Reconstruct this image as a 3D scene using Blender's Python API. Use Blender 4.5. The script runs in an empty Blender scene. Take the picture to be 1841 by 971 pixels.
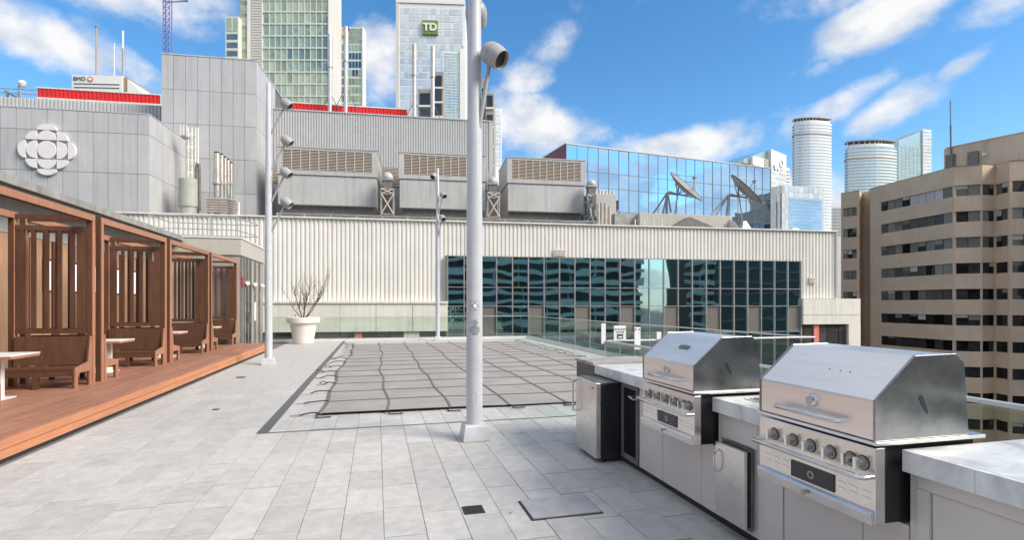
import bpy, bmesh, math, random
from mathutils import Vector, Matrix
random.seed(7)
R_ = math.radians
SC = bpy.context.scene
COL = SC.collection

# ------------------------------------------------------------------ camera
CAM_H, YAW, FPX, HORIZ = 1.65, 14.35, 950.0, 548.0      # eye height, yaw, focal length and horizon (photo pixels, 1841 wide)
cam = bpy.data.cameras.new('camera'); camo = bpy.data.objects.new('camera', cam); COL.objects.link(camo)
camo.location = (0, 0, CAM_H); camo.rotation_euler = (R_(90), 0, R_(-YAW))
cam.sensor_fit = 'HORIZONTAL'; cam.sensor_width = 36.0; cam.lens = 36.0 * FPX / 1841.0
cam.shift_y = (HORIZ - 485.5) / 1841.0; cam.clip_start = 0.05; cam.clip_end = 6000
SC.camera = camo
FW = (math.sin(R_(YAW)), math.cos(R_(YAW))); RT = (math.cos(R_(YAW)), -math.sin(R_(YAW)))
def dir2(px):
    u = (px - 920.5) / FPX; return (FW[0] + u * RT[0], FW[1] + u * RT[1])
def at(px, py, d):                                        # the place at depth d metres
    x, y = dir2(px); return Vector((x * d, y * d, CAM_H + (HORIZ - py) / FPX * d))

# ------------------------------------------------------------------ world, sun, exposure
SUN_EL, SUN_DIR = 38.0, (0.80, -0.60)                     # direction TOWARDS the sun in plan
SKY_STRENGTH, SUN_STRENGTH, SUN_ANGLE, EXPOSURE = 0.106, 2.45, 30.0, 1.06
SC.view_settings.view_transform = 'Standard'; SC.view_settings.look = 'None'
SC.view_settings.exposure = EXPOSURE; SC.view_settings.gamma = 1.0; SC.view_settings.use_curve_mapping = False
world = bpy.data.worlds.new('World'); SC.world = world; world.use_nodes = True
def sky_world():
    nt = world.node_tree; N = nt.nodes; L = nt.links; N.clear()
    def nd(t, **k):
        n = N.new(t)
        for a, v in k.items(): setattr(n, a, v)
        return n
    def mth(op, a, b=None, clamp=False):
        n = nd('ShaderNodeMath', operation=op, use_clamp=clamp)
        for i, v in enumerate((a, b)):
            if v is None: continue
            if hasattr(v, 'is_linked'): L.new(v, n.inputs[i])
            else: n.inputs[i].default_value = v
        return n.outputs[0]
    out = nd('ShaderNodeOutputWorld'); bg = nd('ShaderNodeBackground')
    sky = nd('ShaderNodeTexSky', sky_type='NISHITA', sun_disc=False)
    sky.sun_elevation = R_(SUN_EL); sky.sun_rotation = math.atan2(SUN_DIR[0], SUN_DIR[1]); sky.air_density = 1.0; sky.dust_density = 0.3; sky.ozone_density = 2.5
    hs = nd('ShaderNodeHueSaturation'); hs.inputs['Saturation'].default_value = 1.27; hs.inputs['Value'].default_value = .95; hs.inputs['Hue'].default_value = 0.497
    L.new(sky.outputs[0], hs.inputs['Color'])
    tc = nd('ShaderNodeTexCoord'); sp = nd('ShaderNodeSeparateXYZ'); L.new(tc.outputs['Generated'], sp.inputs[0])
    x, y, z = sp.outputs
    az = mth('ARCTAN2', x, y); el = mth('ARCSINE', z)
    cb = nd('ShaderNodeCombineXYZ'); L.new(az, cb.inputs[0]); L.new(el, cb.inputs[1])
    # cloud banks: centre and size in photo terms turned into bearings
    banks = [(60, 60, 240, 60, -12, .95), (215, 105, 120, 42, -25, .75), (180, -60, 320, 90, -5, .9), (960, 225, 130, 62, -12, 1.0), (1215, 272, 170, 42, 4, 1.0),
             (1590, 30, 190, 62, 14, 1.0), (1800, 10, 110, 45, 8, .85), (1480, 205, 150, 34, 26, .74), (1600, 195, 130, 36, 26, .76), (685, 105, 62, 95, 0, .9),
             (1000, 78, 70, 46, 35, .66), (950, 140, 60, 40, 20, .7), (1490, 118, 60, 24, 10, .66), (1725, 118, 85, 22, 25, .68), (700, 260, 260, 60, 0, .75), (1340, 345, 260, 40, 0, .8),
             (1512, 370, 90, 50, 0, .9), (1750, -120, 500, 80, 5, .75)]
    acc = None
    for px, py, rx, ry, rot, amp in banks:
        v = at(px, py, 1.0) - Vector((0, 0, CAM_H)); ca = math.atan2(v.x, v.y); hy = math.hypot(v.x, v.y); ce = math.atan2(v.z, hy)
        sx = (rx / FPX) / (hy * hy); sy = (ry / FPX) * math.cos(ce) ** 2 / hy
        vm = nd('ShaderNodeVectorMath', operation='SUBTRACT'); L.new(cb.outputs[0], vm.inputs[0]); vm.inputs[1].default_value = (ca, ce, 0)
        vr = nd('ShaderNodeVectorRotate', rotation_type='Z_AXIS'); vr.inputs['Angle'].default_value = R_(-rot); L.new(vm.outputs[0], vr.inputs['Vector'])
        vd = nd('ShaderNodeVectorMath', operation='DIVIDE'); L.new(vr.outputs[0], vd.inputs[0]); vd.inputs[1].default_value = (sx, sy, 1)
        vl = nd('ShaderNodeVectorMath', operation='LENGTH'); L.new(vd.outputs[0], vl.inputs[0])
        mr = nd('ShaderNodeMapRange', interpolation_type='SMOOTHSTEP'); L.new(vl.outputs['Value'], mr.inputs[0])
        mr.inputs[1].default_value = 0.15; mr.inputs[2].default_value = 1.45; mr.inputs[3].default_value = amp; mr.inputs[4].default_value = 0
        acc = mr.outputs[0] if acc is None else mth('MAXIMUM', acc, mr.outputs[0])
    # the rest of the sky: denser unseen cloud, added to whiten and brighten the ambient light
    pl = nd('ShaderNodeVectorMath', operation='DIVIDE'); zz = mth('ADD', z, 0.22); c3 = nd('ShaderNodeCombineXYZ')
    for i in range(3): L.new(zz, c3.inputs[i])
    L.new(tc.outputs['Generated'], pl.inputs[0]); L.new(c3.outputs[0], pl.inputs[1])
    nb = nd('ShaderNodeTexNoise'); nb.inputs['Scale'].default_value = 2.3; nb.inputs['Detail'].default_value = 2; L.new(pl.outputs[0], nb.inputs['Vector'])
    gen = nd('ShaderNodeMapRange', interpolation_type='SMOOTHSTEP'); L.new(nb.outputs[0], gen.inputs[0]); gen.inputs[1].default_value = .36; gen.inputs[2].default_value = .54; gen.inputs[4].default_value = .95
    aw = nd('ShaderNodeMapRange', interpolation_type='SMOOTHSTEP'); L.new(mth('ABSOLUTE', mth('SUBTRACT', az, R_(YAW))), aw.inputs[0]); aw.inputs[1].default_value = .85; aw.inputs[2].default_value = 1.2
    eh = nd('ShaderNodeMapRange', interpolation_type='SMOOTHSTEP'); L.new(el, eh.inputs[0]); eh.inputs[1].default_value = .52; eh.inputs[2].default_value = .72
    acc = mth('MAXIMUM', acc, mth('MULTIPLY', gen.outputs[0], mth('MAXIMUM', aw.outputs[0], eh.outputs[0])))
    mp = nd('ShaderNodeMapping'); L.new(cb.outputs[0], mp.inputs[0]); mp.inputs['Rotation'].default_value = (0, 0, R_(-14)); mp.inputs['Scale'].default_value = (7.0, 10.0, 1)
    nz = nd('ShaderNodeTexNoise'); nz.inputs['Scale'].default_value = 1.25; nz.inputs['Detail'].default_value = 10; nz.inputs['Roughness'].default_value = .62; nz.inputs['Distortion'].default_value = .15
    L.new(mp.outputs[0], nz.inputs['Vector'])
    dens = mth('ADD', acc, mth('MULTIPLY', mth('SUBTRACT', nz.outputs[0], .5), 1.7))
    cm = nd('ShaderNodeMapRange', interpolation_type='SMOOTHSTEP'); L.new(dens, cm.inputs[0]); cm.inputs[1].default_value = .20; cm.inputs[2].default_value = .95; cm.inputs[4].default_value = .95
    # cloud tone: bright where thick, a little grey by a second noise
    n2 = nd('ShaderNodeTexNoise'); n2.inputs['Scale'].default_value = 2.4; n2.inputs['Detail'].default_value = 5; L.new(mp.outputs[0], n2.inputs['Vector'])
    cr = nd('ShaderNodeMixRGB'); cr.inputs[1].default_value = (3.1, 3.35, 3.8, 1); cr.inputs[2].default_value = (4.6, 4.55, 4.5, 1)
    r2 = nd('ShaderNodeMapRange'); L.new(n2.outputs[0], r2.inputs[0]); r2.inputs[1].default_value = .35; r2.inputs[2].default_value = .6; L.new(r2.outputs[0], cr.inputs[0])
    hz = nd('ShaderNodeMapRange', interpolation_type='SMOOTHSTEP'); L.new(el, hz.inputs[0]); hz.inputs[1].default_value = .16; hz.inputs[2].default_value = -.02; hz.inputs[4].default_value = .75
    hm = nd('ShaderNodeMixRGB'); L.new(hz.outputs[0], hm.inputs[0]); L.new(hs.outputs[0], hm.inputs[1]); hm.inputs[2].default_value = (2.7, 3.15, 3.7, 1)
    mx = nd('ShaderNodeMixRGB'); L.new(cm.outputs[0], mx.inputs[0]); L.new(hm.outputs[0], mx.inputs[1]); L.new(cr.outputs[0], mx.inputs[2])
    L.new(mx.outputs[0], bg.inputs[0]); bg.inputs[1].default_value = SKY_STRENGTH; L.new(bg.outputs[0], out.inputs[0])
sky_world()
sl = bpy.data.lights.new('sun', 'SUN'); sl.energy = SUN_STRENGTH; sl.angle = R_(SUN_ANGLE); sl.color = (1.0, 0.91, 0.78)
so = bpy.data.objects.new('sun', sl); COL.objects.link(so)
sv = Vector((SUN_DIR[0] * math.cos(R_(SUN_EL)), SUN_DIR[1] * math.cos(R_(SUN_EL)), math.sin(R_(SUN_EL))))
so.rotation_euler = sv.to_track_quat('Z', 'Y').to_euler(); so.location = (30, -20, 40)

# ------------------------------------------------------------------ materials
MATS = {}
def M(name, col, rough=.6, metal=0.0, var=.12, scale=2.0, bump=0.0, bscale=30.0, rnd=0.0, stretch=(1, 1, 1), spec=.5, streak=0.0, col2=None, coat=0):
    m = bpy.data.materials.new(name); m.use_nodes = True; nt = m.node_tree; N = nt.nodes; L = nt.links
    p = N['Principled BSDF']; p.inputs['Roughness'].default_value = rough; p.inputs['Metallic'].default_value = metal
    p.inputs['Specular IOR Level'].default_value = spec
    if coat: p.inputs['Coat Weight'].default_value = coat
    g = N.new('ShaderNodeNewGeometry'); mp = N.new('ShaderNodeMapping'); L.new(g.outputs['Position'], mp.inputs[0]); mp.inputs['Scale'].default_value = stretch
    oi = N.new('ShaderNodeObjectInfo'); cmb = N.new('ShaderNodeCombineXYZ'); ml = N.new('ShaderNodeMath'); ml.operation = 'MULTIPLY'; L.new(oi.outputs['Random'], ml.inputs[0]); ml.inputs[1].default_value = 37.0 if rnd else 0.0
    L.new(ml.outputs[0], cmb.inputs[0]); L.new(cmb.outputs[0], mp.inputs['Location'])
    nz = N.new('ShaderNodeTexNoise'); nz.inputs['Scale'].default_value = scale; nz.inputs['Detail'].default_value = 6; nz.inputs['Roughness'].default_value = .62; L.new(mp.outputs[0], nz.inputs['Vector'])
    mr = N.new('ShaderNodeMapRange'); L.new(nz.outputs[0], mr.inputs[0]); mr.inputs[1].default_value = .3; mr.inputs[2].default_value = .7; mr.inputs[3].default_value = 1 - var; mr.inputs[4].default_value = 1 + var
    val = mr.outputs[0]
    if rnd:
        r2 = N.new('ShaderNodeMapRange'); L.new(oi.outputs['Random'], r2.inputs[0]); r2.inputs[3].default_value = 1 - rnd; r2.inputs[4].default_value = 1 + rnd
        mm = N.new('ShaderNodeMath'); mm.operation = 'MULTIPLY'; L.new(val, mm.inputs[0]); L.new(r2.outputs[0], mm.inputs[1]); val = mm.outputs[0]
    if streak:
        ms = N.new('ShaderNodeMapping'); L.new(g.outputs['Position'], ms.inputs[0]); ms.inputs['Scale'].default_value = (5, 5, .25)
        ns = N.new('ShaderNodeTexNoise'); ns.inputs['Scale'].default_value = 1.0; ns.inputs['Detail'].default_value = 4; L.new(ms.outputs[0], ns.inputs['Vector'])
        rs = N.new('ShaderNodeMapRange'); L.new(ns.outputs[0], rs.inputs[0]); rs.inputs[1].default_value = .48; rs.inputs[2].default_value = .72; rs.inputs[3].default_value = 1; rs.inputs[4].default_value = 1 - streak
        mm = N.new('ShaderNodeMath'); mm.operation = 'MULTIPLY'; L.new(val, mm.inputs[0]); L.new(rs.outputs[0], mm.inputs[1]); val = mm.outputs[0]
    if col2:
        cm = N.new('ShaderNodeMixRGB'); n3 = N.new('ShaderNodeTexNoise'); n3.inputs['Scale'].default_value = scale * .6; n3.inputs['Detail'].default_value = 8; n3.inputs['Distortion'].default_value = 1.2; L.new(mp.outputs[0], n3.inputs['Vector'])
        r3 = N.new('ShaderNodeMapRange'); L.new(n3.outputs[0], r3.inputs[0]); r3.inputs[1].default_value = .42; r3.inputs[2].default_value = .62; L.new(r3.outputs[0], cm.inputs[0])
        cm.inputs[1].default_value = (*col, 1); cm.inputs[2].default_value = (*col2, 1); base = cm.outputs[0]
    else:
        rg = N.new('ShaderNodeRGB'); rg.outputs[0].default_value = (*col, 1); base = rg.outputs[0]
    vm = N.new('ShaderNodeVectorMath'); vm.operation = 'SCALE'; L.new(base, vm.inputs[0]); L.new(val, vm.inputs['Scale']); L.new(vm.outputs[0], p.inputs['Base Color'])
    rr = N.new('ShaderNodeMapRange'); L.new(nz.outputs[0], rr.inputs[0]); rr.inputs[3].default_value = max(.02, rough - .08); rr.inputs[4].default_value = min(1, rough + .08); L.new(rr.outputs[0], p.inputs['Roughness'])
    if bump:
        nb = N.new('ShaderNodeTexNoise'); nb.inputs['Scale'].default_value = bscale; nb.inputs['Detail'].default_value = 4; L.new(mp.outputs[0], nb.inputs['Vector'])
        bp = N.new('ShaderNodeBump'); bp.inputs['Strength'].default_value = bump; bp.inputs['Distance'].default_value = .01; L.new(nb.outputs[0], bp.inputs['Height']); L.new(bp.outputs[0], p.inputs['Normal'])
    MATS[name] = m; return m
def glass_mirror(name, body, tint, fac, wave=0.0, wscale=.5, rough=.02, rnd=0.0, lo=None):
    """Coated window glass: a dark room behind it and a mirror-like coat in front."""
    m = bpy.data.materials.new(name); m.use_nodes = True; nt = m.node_tree; N = nt.nodes; L = nt.links
    N.remove(N['Principled BSDF']); out = N['Material Output']
    df = N.new('ShaderNodeBsdfDiffuse'); df.inputs[0].default_value = (*body, 1)
    gl = N.new('ShaderNodeBsdfGlossy'); gl.inputs[0].default_value = (*tint, 1); gl.inputs['Roughness'].default_value = rough
    mx = N.new('ShaderNodeMixShader'); lw = N.new('ShaderNodeLayerWeight'); lw.inputs[0].default_value = .25
    mr = N.new('ShaderNodeMapRange'); L.new(lw.outputs['Fresnel'], mr.inputs[0]); mr.inputs[3].default_value = fac; mr.inputs[4].default_value = 1.0; L.new(mr.outputs[0], mx.inputs[0])
    L.new(df.outputs[0], mx.inputs[1]); L.new(gl.outputs[0], mx.inputs[2]); L.new(mx.outputs[0], out.inputs[0])
    oi = N.new('ShaderNodeObjectInfo')
    if rnd:
        r2 = N.new('ShaderNodeMapRange'); L.new(oi.outputs['Random'], r2.inputs[0]); r2.inputs[3].default_value = 1 - rnd; r2.inputs[4].default_value = 1 + rnd
        vm = N.new('ShaderNodeVectorMath'); vm.operation = 'SCALE'; vm.inputs[0].default_value = body; L.new(r2.outputs[0], vm.inputs['Scale']); L.new(vm.outputs[0], df.inputs[0])
    if wave:
        g = N.new('ShaderNodeNewGeometry'); ad = N.new('ShaderNodeVectorMath'); ad.operation = 'ADD'; L.new(g.outputs['Position'], ad.inputs[0])
        c = N.new('ShaderNodeCombineXYZ'); ml = N.new('ShaderNodeMath'); ml.operation = 'MULTIPLY'; L.new(oi.outputs['Random'], ml.inputs[0]); ml.inputs[1].default_value = 90; L.new(ml.outputs[0], c.inputs[1]); L.new(c.outputs[0], ad.inputs[1])
        nz = N.new('ShaderNodeTexNoise'); nz.inputs['Scale'].default_value = wscale; nz.inputs['Detail'].default_value = 1.0; L.new(ad.outputs[0], nz.inputs['Vector'])
        bp = N.new('ShaderNodeBump'); bp.inputs['Strength'].default_value = 1.0; bp.inputs['Distance'].default_value = wave; L.new(nz.outputs[0], bp.inputs['Height'])
        L.new(bp.outputs[0], gl.inputs['Normal'])
    MATS[name] = m; return m
def glass_clear(name, tint, fac=.06):
    m = bpy.data.materials.new(name); m.use_nodes = True; nt = m.node_tree; N = nt.nodes; L = nt.links
    N.remove(N['Principled BSDF']); out = N['Material Output']
    tr = N.new('ShaderNodeBsdfTransparent'); tr.inputs[0].default_value = (*tint, 1)
    gl = N.new('ShaderNodeBsdfGlossy'); gl.inputs[0].default_value = (.93, 1, .96, 1); gl.inputs['Roughness'].default_value = .03
    lw = N.new('ShaderNodeLayerWeight'); lw.inputs[0].default_value = .2; mr = N.new('ShaderNodeMapRange'); L.new(lw.outputs['Fresnel'], mr.inputs[0]); mr.inputs[3].default_value = fac; mr.inputs[4].default_value = .7
    ge = N.new('ShaderNodeNewGeometry'); fb = N.new('ShaderNodeMath'); fb.operation = 'SUBTRACT'; fb.inputs[0].default_value = 1; L.new(ge.outputs['Backfacing'], fb.inputs[1]); fm = N.new('ShaderNodeMath'); fm.operation = 'MULTIPLY'; L.new(mr.outputs[0], fm.inputs[0]); L.new(fb.outputs[0], fm.inputs[1])
    mx = N.new('ShaderNodeMixShader'); L.new(fm.outputs[0], mx.inputs[0]); L.new(tr.outputs[0], mx.inputs[1]); L.new(gl.outputs[0], mx.inputs[2]); L.new(mx.outputs[0], out.inputs[0])
    MATS[name] = m; return m

M('asphalt', (.05, .05, .052), .9); M('podium', (.35, .35, .34), .9, var=.2)
M('paver', (.505, .49, .468), .55, var=.10, scale=9, bump=.25, bscale=60, rnd=.085, col2=(.465, .455, .44), streak=.08)
M('grout', (.17, .165, .16), .95); M('drain_metal', (.17, .17, .175), .5, .6, rnd=.05)
M('cast_iron', (.055, .055, .055), .6, .5); M('hatch_stone', (.37, .375, .385), .6, var=.15, scale=6)
M('deck_wood', (.36, .172, .112), .5, var=.2, scale=2.5, stretch=(6, .5, 1), rnd=.14, bump=.2, bscale=40)
M('fascia_wood', (.55, .235, .115), .6, var=.14, scale=3, stretch=(1, .4, 6), rnd=.05)
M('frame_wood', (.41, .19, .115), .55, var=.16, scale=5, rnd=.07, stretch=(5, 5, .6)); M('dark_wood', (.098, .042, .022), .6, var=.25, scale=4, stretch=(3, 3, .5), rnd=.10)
M('tan_wood', (.44, .265, .16), .6, var=.15, scale=4, stretch=(4, 4, .4), rnd=.1)
M('black_rubber', (.03, .03, .033), .8); M('soil', (.06, .045, .035), .95)
M('white_paint', (.54, .56, .60), .4, var=.08, scale=3.5, streak=.16); M('white_plain', (.8, .8, .8), .5); M('table_white', (.78, .78, .74), .4)
M('lamp_grey', (.36, .365, .37), .4, var=.05); M('lamp_inside', (.04, .04, .045), .3); M('ink', (.03, .03, .035), .6)
M('planter_white', (.76, .70, .64), .6, var=.07, scale=1.5, bump=.1); M('bark', (.11, .08, .07), .8)
M('concrete', (.40, .39, .365), .8, var=.14, scale=1.2, streak=.2); M('slab_concrete', (.33, .32, .30), .85, var=.25, scale=2.0, streak=.25)
M('fascia_beige', (.48, .46, .41), .6, var=.05, streak=.08); M('panel_grey', (.475, .48, .49), .45, var=.06, scale=.8, rnd=.06, streak=.12)
M('seam', (.16, .165, .17), .8); M('rib_grey', (.48, .48, .485), .5, var=.05, streak=.08); M('rib_cream', (.82, .795, .745), .5, var=.06, scale=.5, streak=.10)
M('cream_panel', (.76, .735, .66), .6, var=.05, rnd=.04, streak=.16); M('red_metal', (.70, .022, .025), .4, var=.06); M('dark_red', (.22, .012, .02), .4)
M('unit_grey', (.47, .47, .465), .5, var=.07, scale=.7, streak=.14, rnd=.03); M('louver', (.58, .50, .43), .5, var=.06); M('dark_void', (.025, .022, .02), .9)
M('galv', (.40, .39, .37), .45, .5, var=.2, scale=3); M('steel_pipe', (.62, .55, .49), .35, .75, var=.15, scale=3); M('steel_dark', (.17, .165, .16), .6, .2, var=.25, scale=4)
M('duct_olive', (.40, .41, .37), .5, var=.08, streak=.1); M('logo_white', (.74, .72, .72), .55, var=.04); M('dish_grey', (.27, .265, .26), .5, var=.08)
M('steel', (.80, .77, .745), .27, .95, var=.05, scale=4, rnd=.04, col2=(.71, .68, .65)); M('steel_hood', (.84, .83, .82), .33, .95, var=.07, scale=5, stretch=(1, .3, 5)); M('steel_side', (.33, .335, .34), .24, .95, var=.35, scale=4)  # steel_side: same steel darkened to hold the dark reflections of the hood ends
M('chrome', (.75, .74, .72), .18, 1.0, var=.04); M('cabinet', (.66, .63, .61), .45, .2, var=.05, scale=2, rnd=.03); M('black_enamel', (.02, .02, .022), .35); M('cooler_glass', (.012, .014, .025), .08, spec=.6)
M('marble', (.70, .72, .72), .25, var=.10, scale=5, col2=(.46, .49, .51), rnd=.04, bump=0); M('knob', (.40, .385, .375), .3, .9); M('badge', (.03, .03, .035), .3)
M('cover', (.32, .298, .285), .85, var=.14, scale=1.2, bump=.3, bscale=120); M('strap', (.15, .135, .13), .8); M('strap_black', (.02, .02, .02), .7)
M('brown_conc', (.60, .465, .345), .85, var=.10, scale=.35, bump=.3, bscale=12, streak=.09); M('stone', (.38, .34, .30), .8, var=.12, scale=.3)
M('tower_beige', (.62, .60, .55), .6, var=.05, scale=.1); M('tower_frame', (.66, .70, .60), .5, var=.04, scale=.1); M('tower_white', (.80, .79, .76), .5, var=.04, scale=.05); M('brown_strip', (.36, .26, .18), .7)
M('crane_purple', (.16, .13, .42), .5); M('td_green', (.16, .26, .05), .5); M('sign_yellow', (.85, .55, .16), .5); M('sign_blue', (.12, .09, .42), .5); M('sign_red', (.75, .12, .12), .5); M('coral', (.80, .24, .18), .5)
M('rail_metal', (.60, .62, .62), .35, .5); M('curb_white', (.68, .67, .63), .7, var=.08); M('condo_dark', (.05, .07, .075), .7, var=.1); M('condo_slab', (.46, .54, .51), .6); M('roof_gravel', (.36, .35, .33), .9, var=.15); M('red_alarm', (.5, .03, .04), .4)
glass_mirror('cw_glass', (.008, .014, .016), (.62, .88, .87), .72, wave=.012, wscale=.5)
glass_mirror('spandrel', (.22, .20, .185), (.5, .5, .5), .06, rnd=.08)
glass_mirror('blue_glass', (.02, .06, .12), (.46, .72, .97), .92, wave=.02, wscale=.3)
glass_mirror('green_glass', (.30, .36, .27), (.85, 1, .85), .22, wave=.03, rnd=.45); glass_mirror('navy_glass', (.02, .05, .09), (.5, .65, .8), .25, wave=.03, rnd=.3)
glass_mirror('pale_glass', (.56, .61, .63), (.9, .97, 1.0), .25, wave=.05, rnd=.18); glass_mirror('aqua_glass', (.32, .42, .42), (.75, .95, .95), .35, wave=.05, rnd=.15)
glass_mirror('brown_win', (.03, .026, .026), (.6, .6, .58), .04, wave=.02, rnd=.9); glass_mirror('brown_blind', (.17, .165, .14), (.5, .5, .45), .04, rnd=.5); glass_mirror('win_pale', (.50, .49, .48), (.5, .5, .5), .04)
glass_mirror('dark_win', (.05, .048, .045), (.5, .5, .5), .10, rnd=.4); glass_mirror('low_win', (.09, .085, .075), (.5, .52, .5), .15, rnd=.3)
glass_clear('rail_glass', (.90, .955, .925), .09); glass_clear('sign_plastic', (.95, .95, .95), .05)

def lit(name, col, strength):
    m = bpy.data.materials.new(name); m.use_nodes = True; p = m.node_tree.nodes['Principled BSDF']; p.inputs['Base Color'].default_value = (*col, 1); p.inputs['Roughness'].default_value = .3
    p.inputs['Emission Color'].default_value = (*col, 1); p.inputs['Emission Strength'].default_value = strength; MATS[name] = m
lit('lit_window', (.85, .88, .92), .35)

# ------------------------------------------------------------------ mesh helpers
class MB:
    def __init__(s): s.v = []; s.f = []
    def add(s, vs, fs):
        o = len(s.v); s.v += [tuple(v) for v in vs]; s.f += [tuple(i + o for i in f) for f in fs]; return s
    def box(s, x0, x1, y0, y1, z0, z1):
        return s.add([(x0, y0, z0), (x1, y0, z0), (x1, y1, z0), (x0, y1, z0), (x0, y0, z1), (x1, y0, z1), (x1, y1, z1), (x0, y1, z1)],
                     [(0, 3, 2, 1), (4, 5, 6, 7), (0, 1, 5, 4), (1, 2, 6, 5), (2, 3, 7, 6), (3, 0, 4, 7)])
    def prism(s, pts, a0, a1, axis='z'):
        """a 2-D outline pushed from a0 to a1 along an axis: z keeps (x,y), y keeps (x,z), x keeps (y,z)"""
        n = len(pts)
        q = {'z': lambda p, a: (p[0], p[1], a), 'y': lambda p, a: (p[0], a, p[1]), 'x': lambda p, a: (a, p[0], p[1])}[axis]
        return s.add([q(p, a0) for p in pts] + [q(p, a1) for p in pts], [tuple(range(n))[::-1], tuple(range(n, 2 * n))] + [(i, (i + 1) % n, n + (i + 1) % n, n + i) for i in range(n)])
    def tube(s, p0, p1, r, n=8, r2=None):
        p0 = Vector(p0); p1 = Vector(p1); d = (p1 - p0)
        if d.length < 1e-6: return s
        d.normalize(); a = d.orthogonal().normalized(); b = d.cross(a); r2 = r if r2 is None else r2
        vs = [p0 + (a * math.cos(k * 2 * math.pi / n) + b * math.sin(k * 2 * math.pi / n)) * r for k in range(n)] + [p1 + (a * math.cos(k * 2 * math.pi / n) + b * math.sin(k * 2 * math.pi / n)) * r2 for k in range(n)]
        return s.add(vs, [(i, (i + 1) % n, n + (i + 1) % n, n + i) for i in range(n)] + [tuple(range(n))[::-1], tuple(range(n, 2 * n))])
    def path(s, pts, r, n=7):
        pts = [Vector(p) for p in pts]; rings = []; a = None; o = len(s.v)
        for i, p in enumerate(pts):
            d = (pts[min(i + 1, len(pts) - 1)] - pts[max(i - 1, 0)]).normalized()
            a = d.orthogonal().normalized() if a is None else (a - d * a.dot(d)).normalized(); b = d.cross(a)
            rr = r[i] if isinstance(r, (list, tuple)) else r
            s.v += [tuple(p + (a * math.cos(k * 2 * math.pi / n) + b * math.sin(k * 2 * math.pi / n)) * rr) for k in range(n)]
        for i in range(len(pts) - 1):
            for k in range(n):
                s.f.append((o + i * n + k, o + i * n + (k + 1) % n, o + (i + 1) * n + (k + 1) % n, o + (i + 1) * n + k))
        s.f.append(tuple(o + k for k in range(n))[::-1]); s.f.append(tuple(o + (len(pts) - 1) * n + k for k in range(n))); return s
    def lathe(s, prof, c=(0, 0, 0), n=24):
        o = len(s.v)
        for r, z in prof: s.v += [(c[0] + r * math.cos(k * 2 * math.pi / n), c[1] + r * math.sin(k * 2 * math.pi / n), c[2] + z) for k in range(n)]
        for i in range(len(prof) - 1):
            for k in range(n): s.f.append((o + i * n + k, o + i * n + (k + 1) % n, o + (i + 1) * n + (k + 1) % n, o + (i + 1) * n + k))
        return s
    def xf(s, m):
        s.v = [tuple(m @ Vector(v)) for v in s.v]; return s
    def mesh(s, name, mat, off=(0, 0, 0), smooth=False):
        me = bpy.data.meshes.new(name); me.from_pydata([(v[0] - off[0], v[1] - off[1], v[2] - off[2]) for v in s.v], [], s.f); me.materials.append(MATS[mat])
        bm = bmesh.new(); bm.from_mesh(me); bmesh.ops.recalc_face_normals(bm, faces=bm.faces); bm.to_mesh(me); bm.free()
        if smooth:
            me.polygons.foreach_set('use_smooth', [True] * len(me.polygons))
            try: me.set_sharp_from_angle(angle=R_(38))
            except Exception: pass
        me.update(); return me
    def build(s, name, mat, parent=None, smooth=False, bevel=0, off=None):
        off = OFF.get(parent.name, (0, 0, 0)) if parent is not None and off is None else (off or (0, 0, 0))
        o = link(name, s.mesh(name, mat, off, smooth), parent); OFF[o.name] = tuple(off)
        if bevel:
            b = o.modifiers.new('bevel', 'BEVEL'); b.width = bevel; b.segments = 2; b.limit_method = 'ANGLE'; b.angle_limit = R_(40)
        return o
OFF = {}
def link(name, data, parent=None, loc=None, rot=None, scale=None):
    o = bpy.data.objects.new(name, data); COL.objects.link(o)
    if parent is not None: o.parent = parent
    if loc is not None: o.location = loc
    if rot is not None: o.rotation_euler = rot
    if scale is not None: o.scale = scale
    return o
def tag(o, label=None, cat=None, group=None, kind=None):
    for k, v in (('label', label), ('category', cat), ('group', group), ('kind', kind)):
        if v: o[k] = v
    return o
def thing(name, label, cat, loc=(0, 0, 0), rotz=0.0, group=None, off=None):
    o = link(name, None, loc=loc, rot=(0, 0, rotz)); o.empty_display_size = .3
    if off is not None: OFF[o.name] = tuple(off)
    return tag(o, label, cat, group)
def wthing(name, label, cat, base, group=None):           # parts given in world coordinates
    return thing(name, label, cat, base, 0, group, base)
def struct(o): o['kind'] = 'structure'; return o
def stuff(o): o['kind'] = 'stuff'; return o
def kids(o): return [c for c in ALLKIDS(o)]
def ALLKIDS(o): return list(o.children)
def copy_tree(o, parent=None, label=None):
    c = o.copy(); COL.objects.link(c); c.parent = parent
    if o.name in OFF: OFF[c.name] = OFF[o.name]
    for ch in ALLKIDS(o): copy_tree(ch, c)
    if label: c['label'] = label
    return c
def text_mesh(body, size, mat, depth=.004, align='CENTER', bold=0.0):
    cu = bpy.data.curves.new('txt', 'FONT'); cu.body = body; cu.size = size; cu.extrude = depth; cu.align_x = align; cu.align_y = 'CENTER'; cu.offset = bold
    ob = bpy.data.objects.new('txt', cu); me = bpy.data.meshes.new_from_object(ob); me.materials.clear(); me.materials.append(MATS[mat])
    bpy.data.objects.remove(ob); return me
UNIT = {}
def unit_box(mat, bev=0.0):
    """a 1 x 1 x 1 box centred on its base corner, shared by alike pieces"""
    k = (mat, bev)
    if k not in UNIT: UNIT[k] = MB().box(0, 1, 0, 1, 0, 1).mesh('piece', mat)
    return UNIT[k]
def piece(name, mat, parent, x0, x1, y0, y1, z0, z1):
    off = OFF.get(parent.name, (0, 0, 0)) if parent is not None else (0, 0, 0)
    return link(name, unit_box(mat), parent, (x0 - off[0], y0 - off[1], z0 - off[2]), None, (x1 - x0, y1 - y0, z1 - z0))

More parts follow.
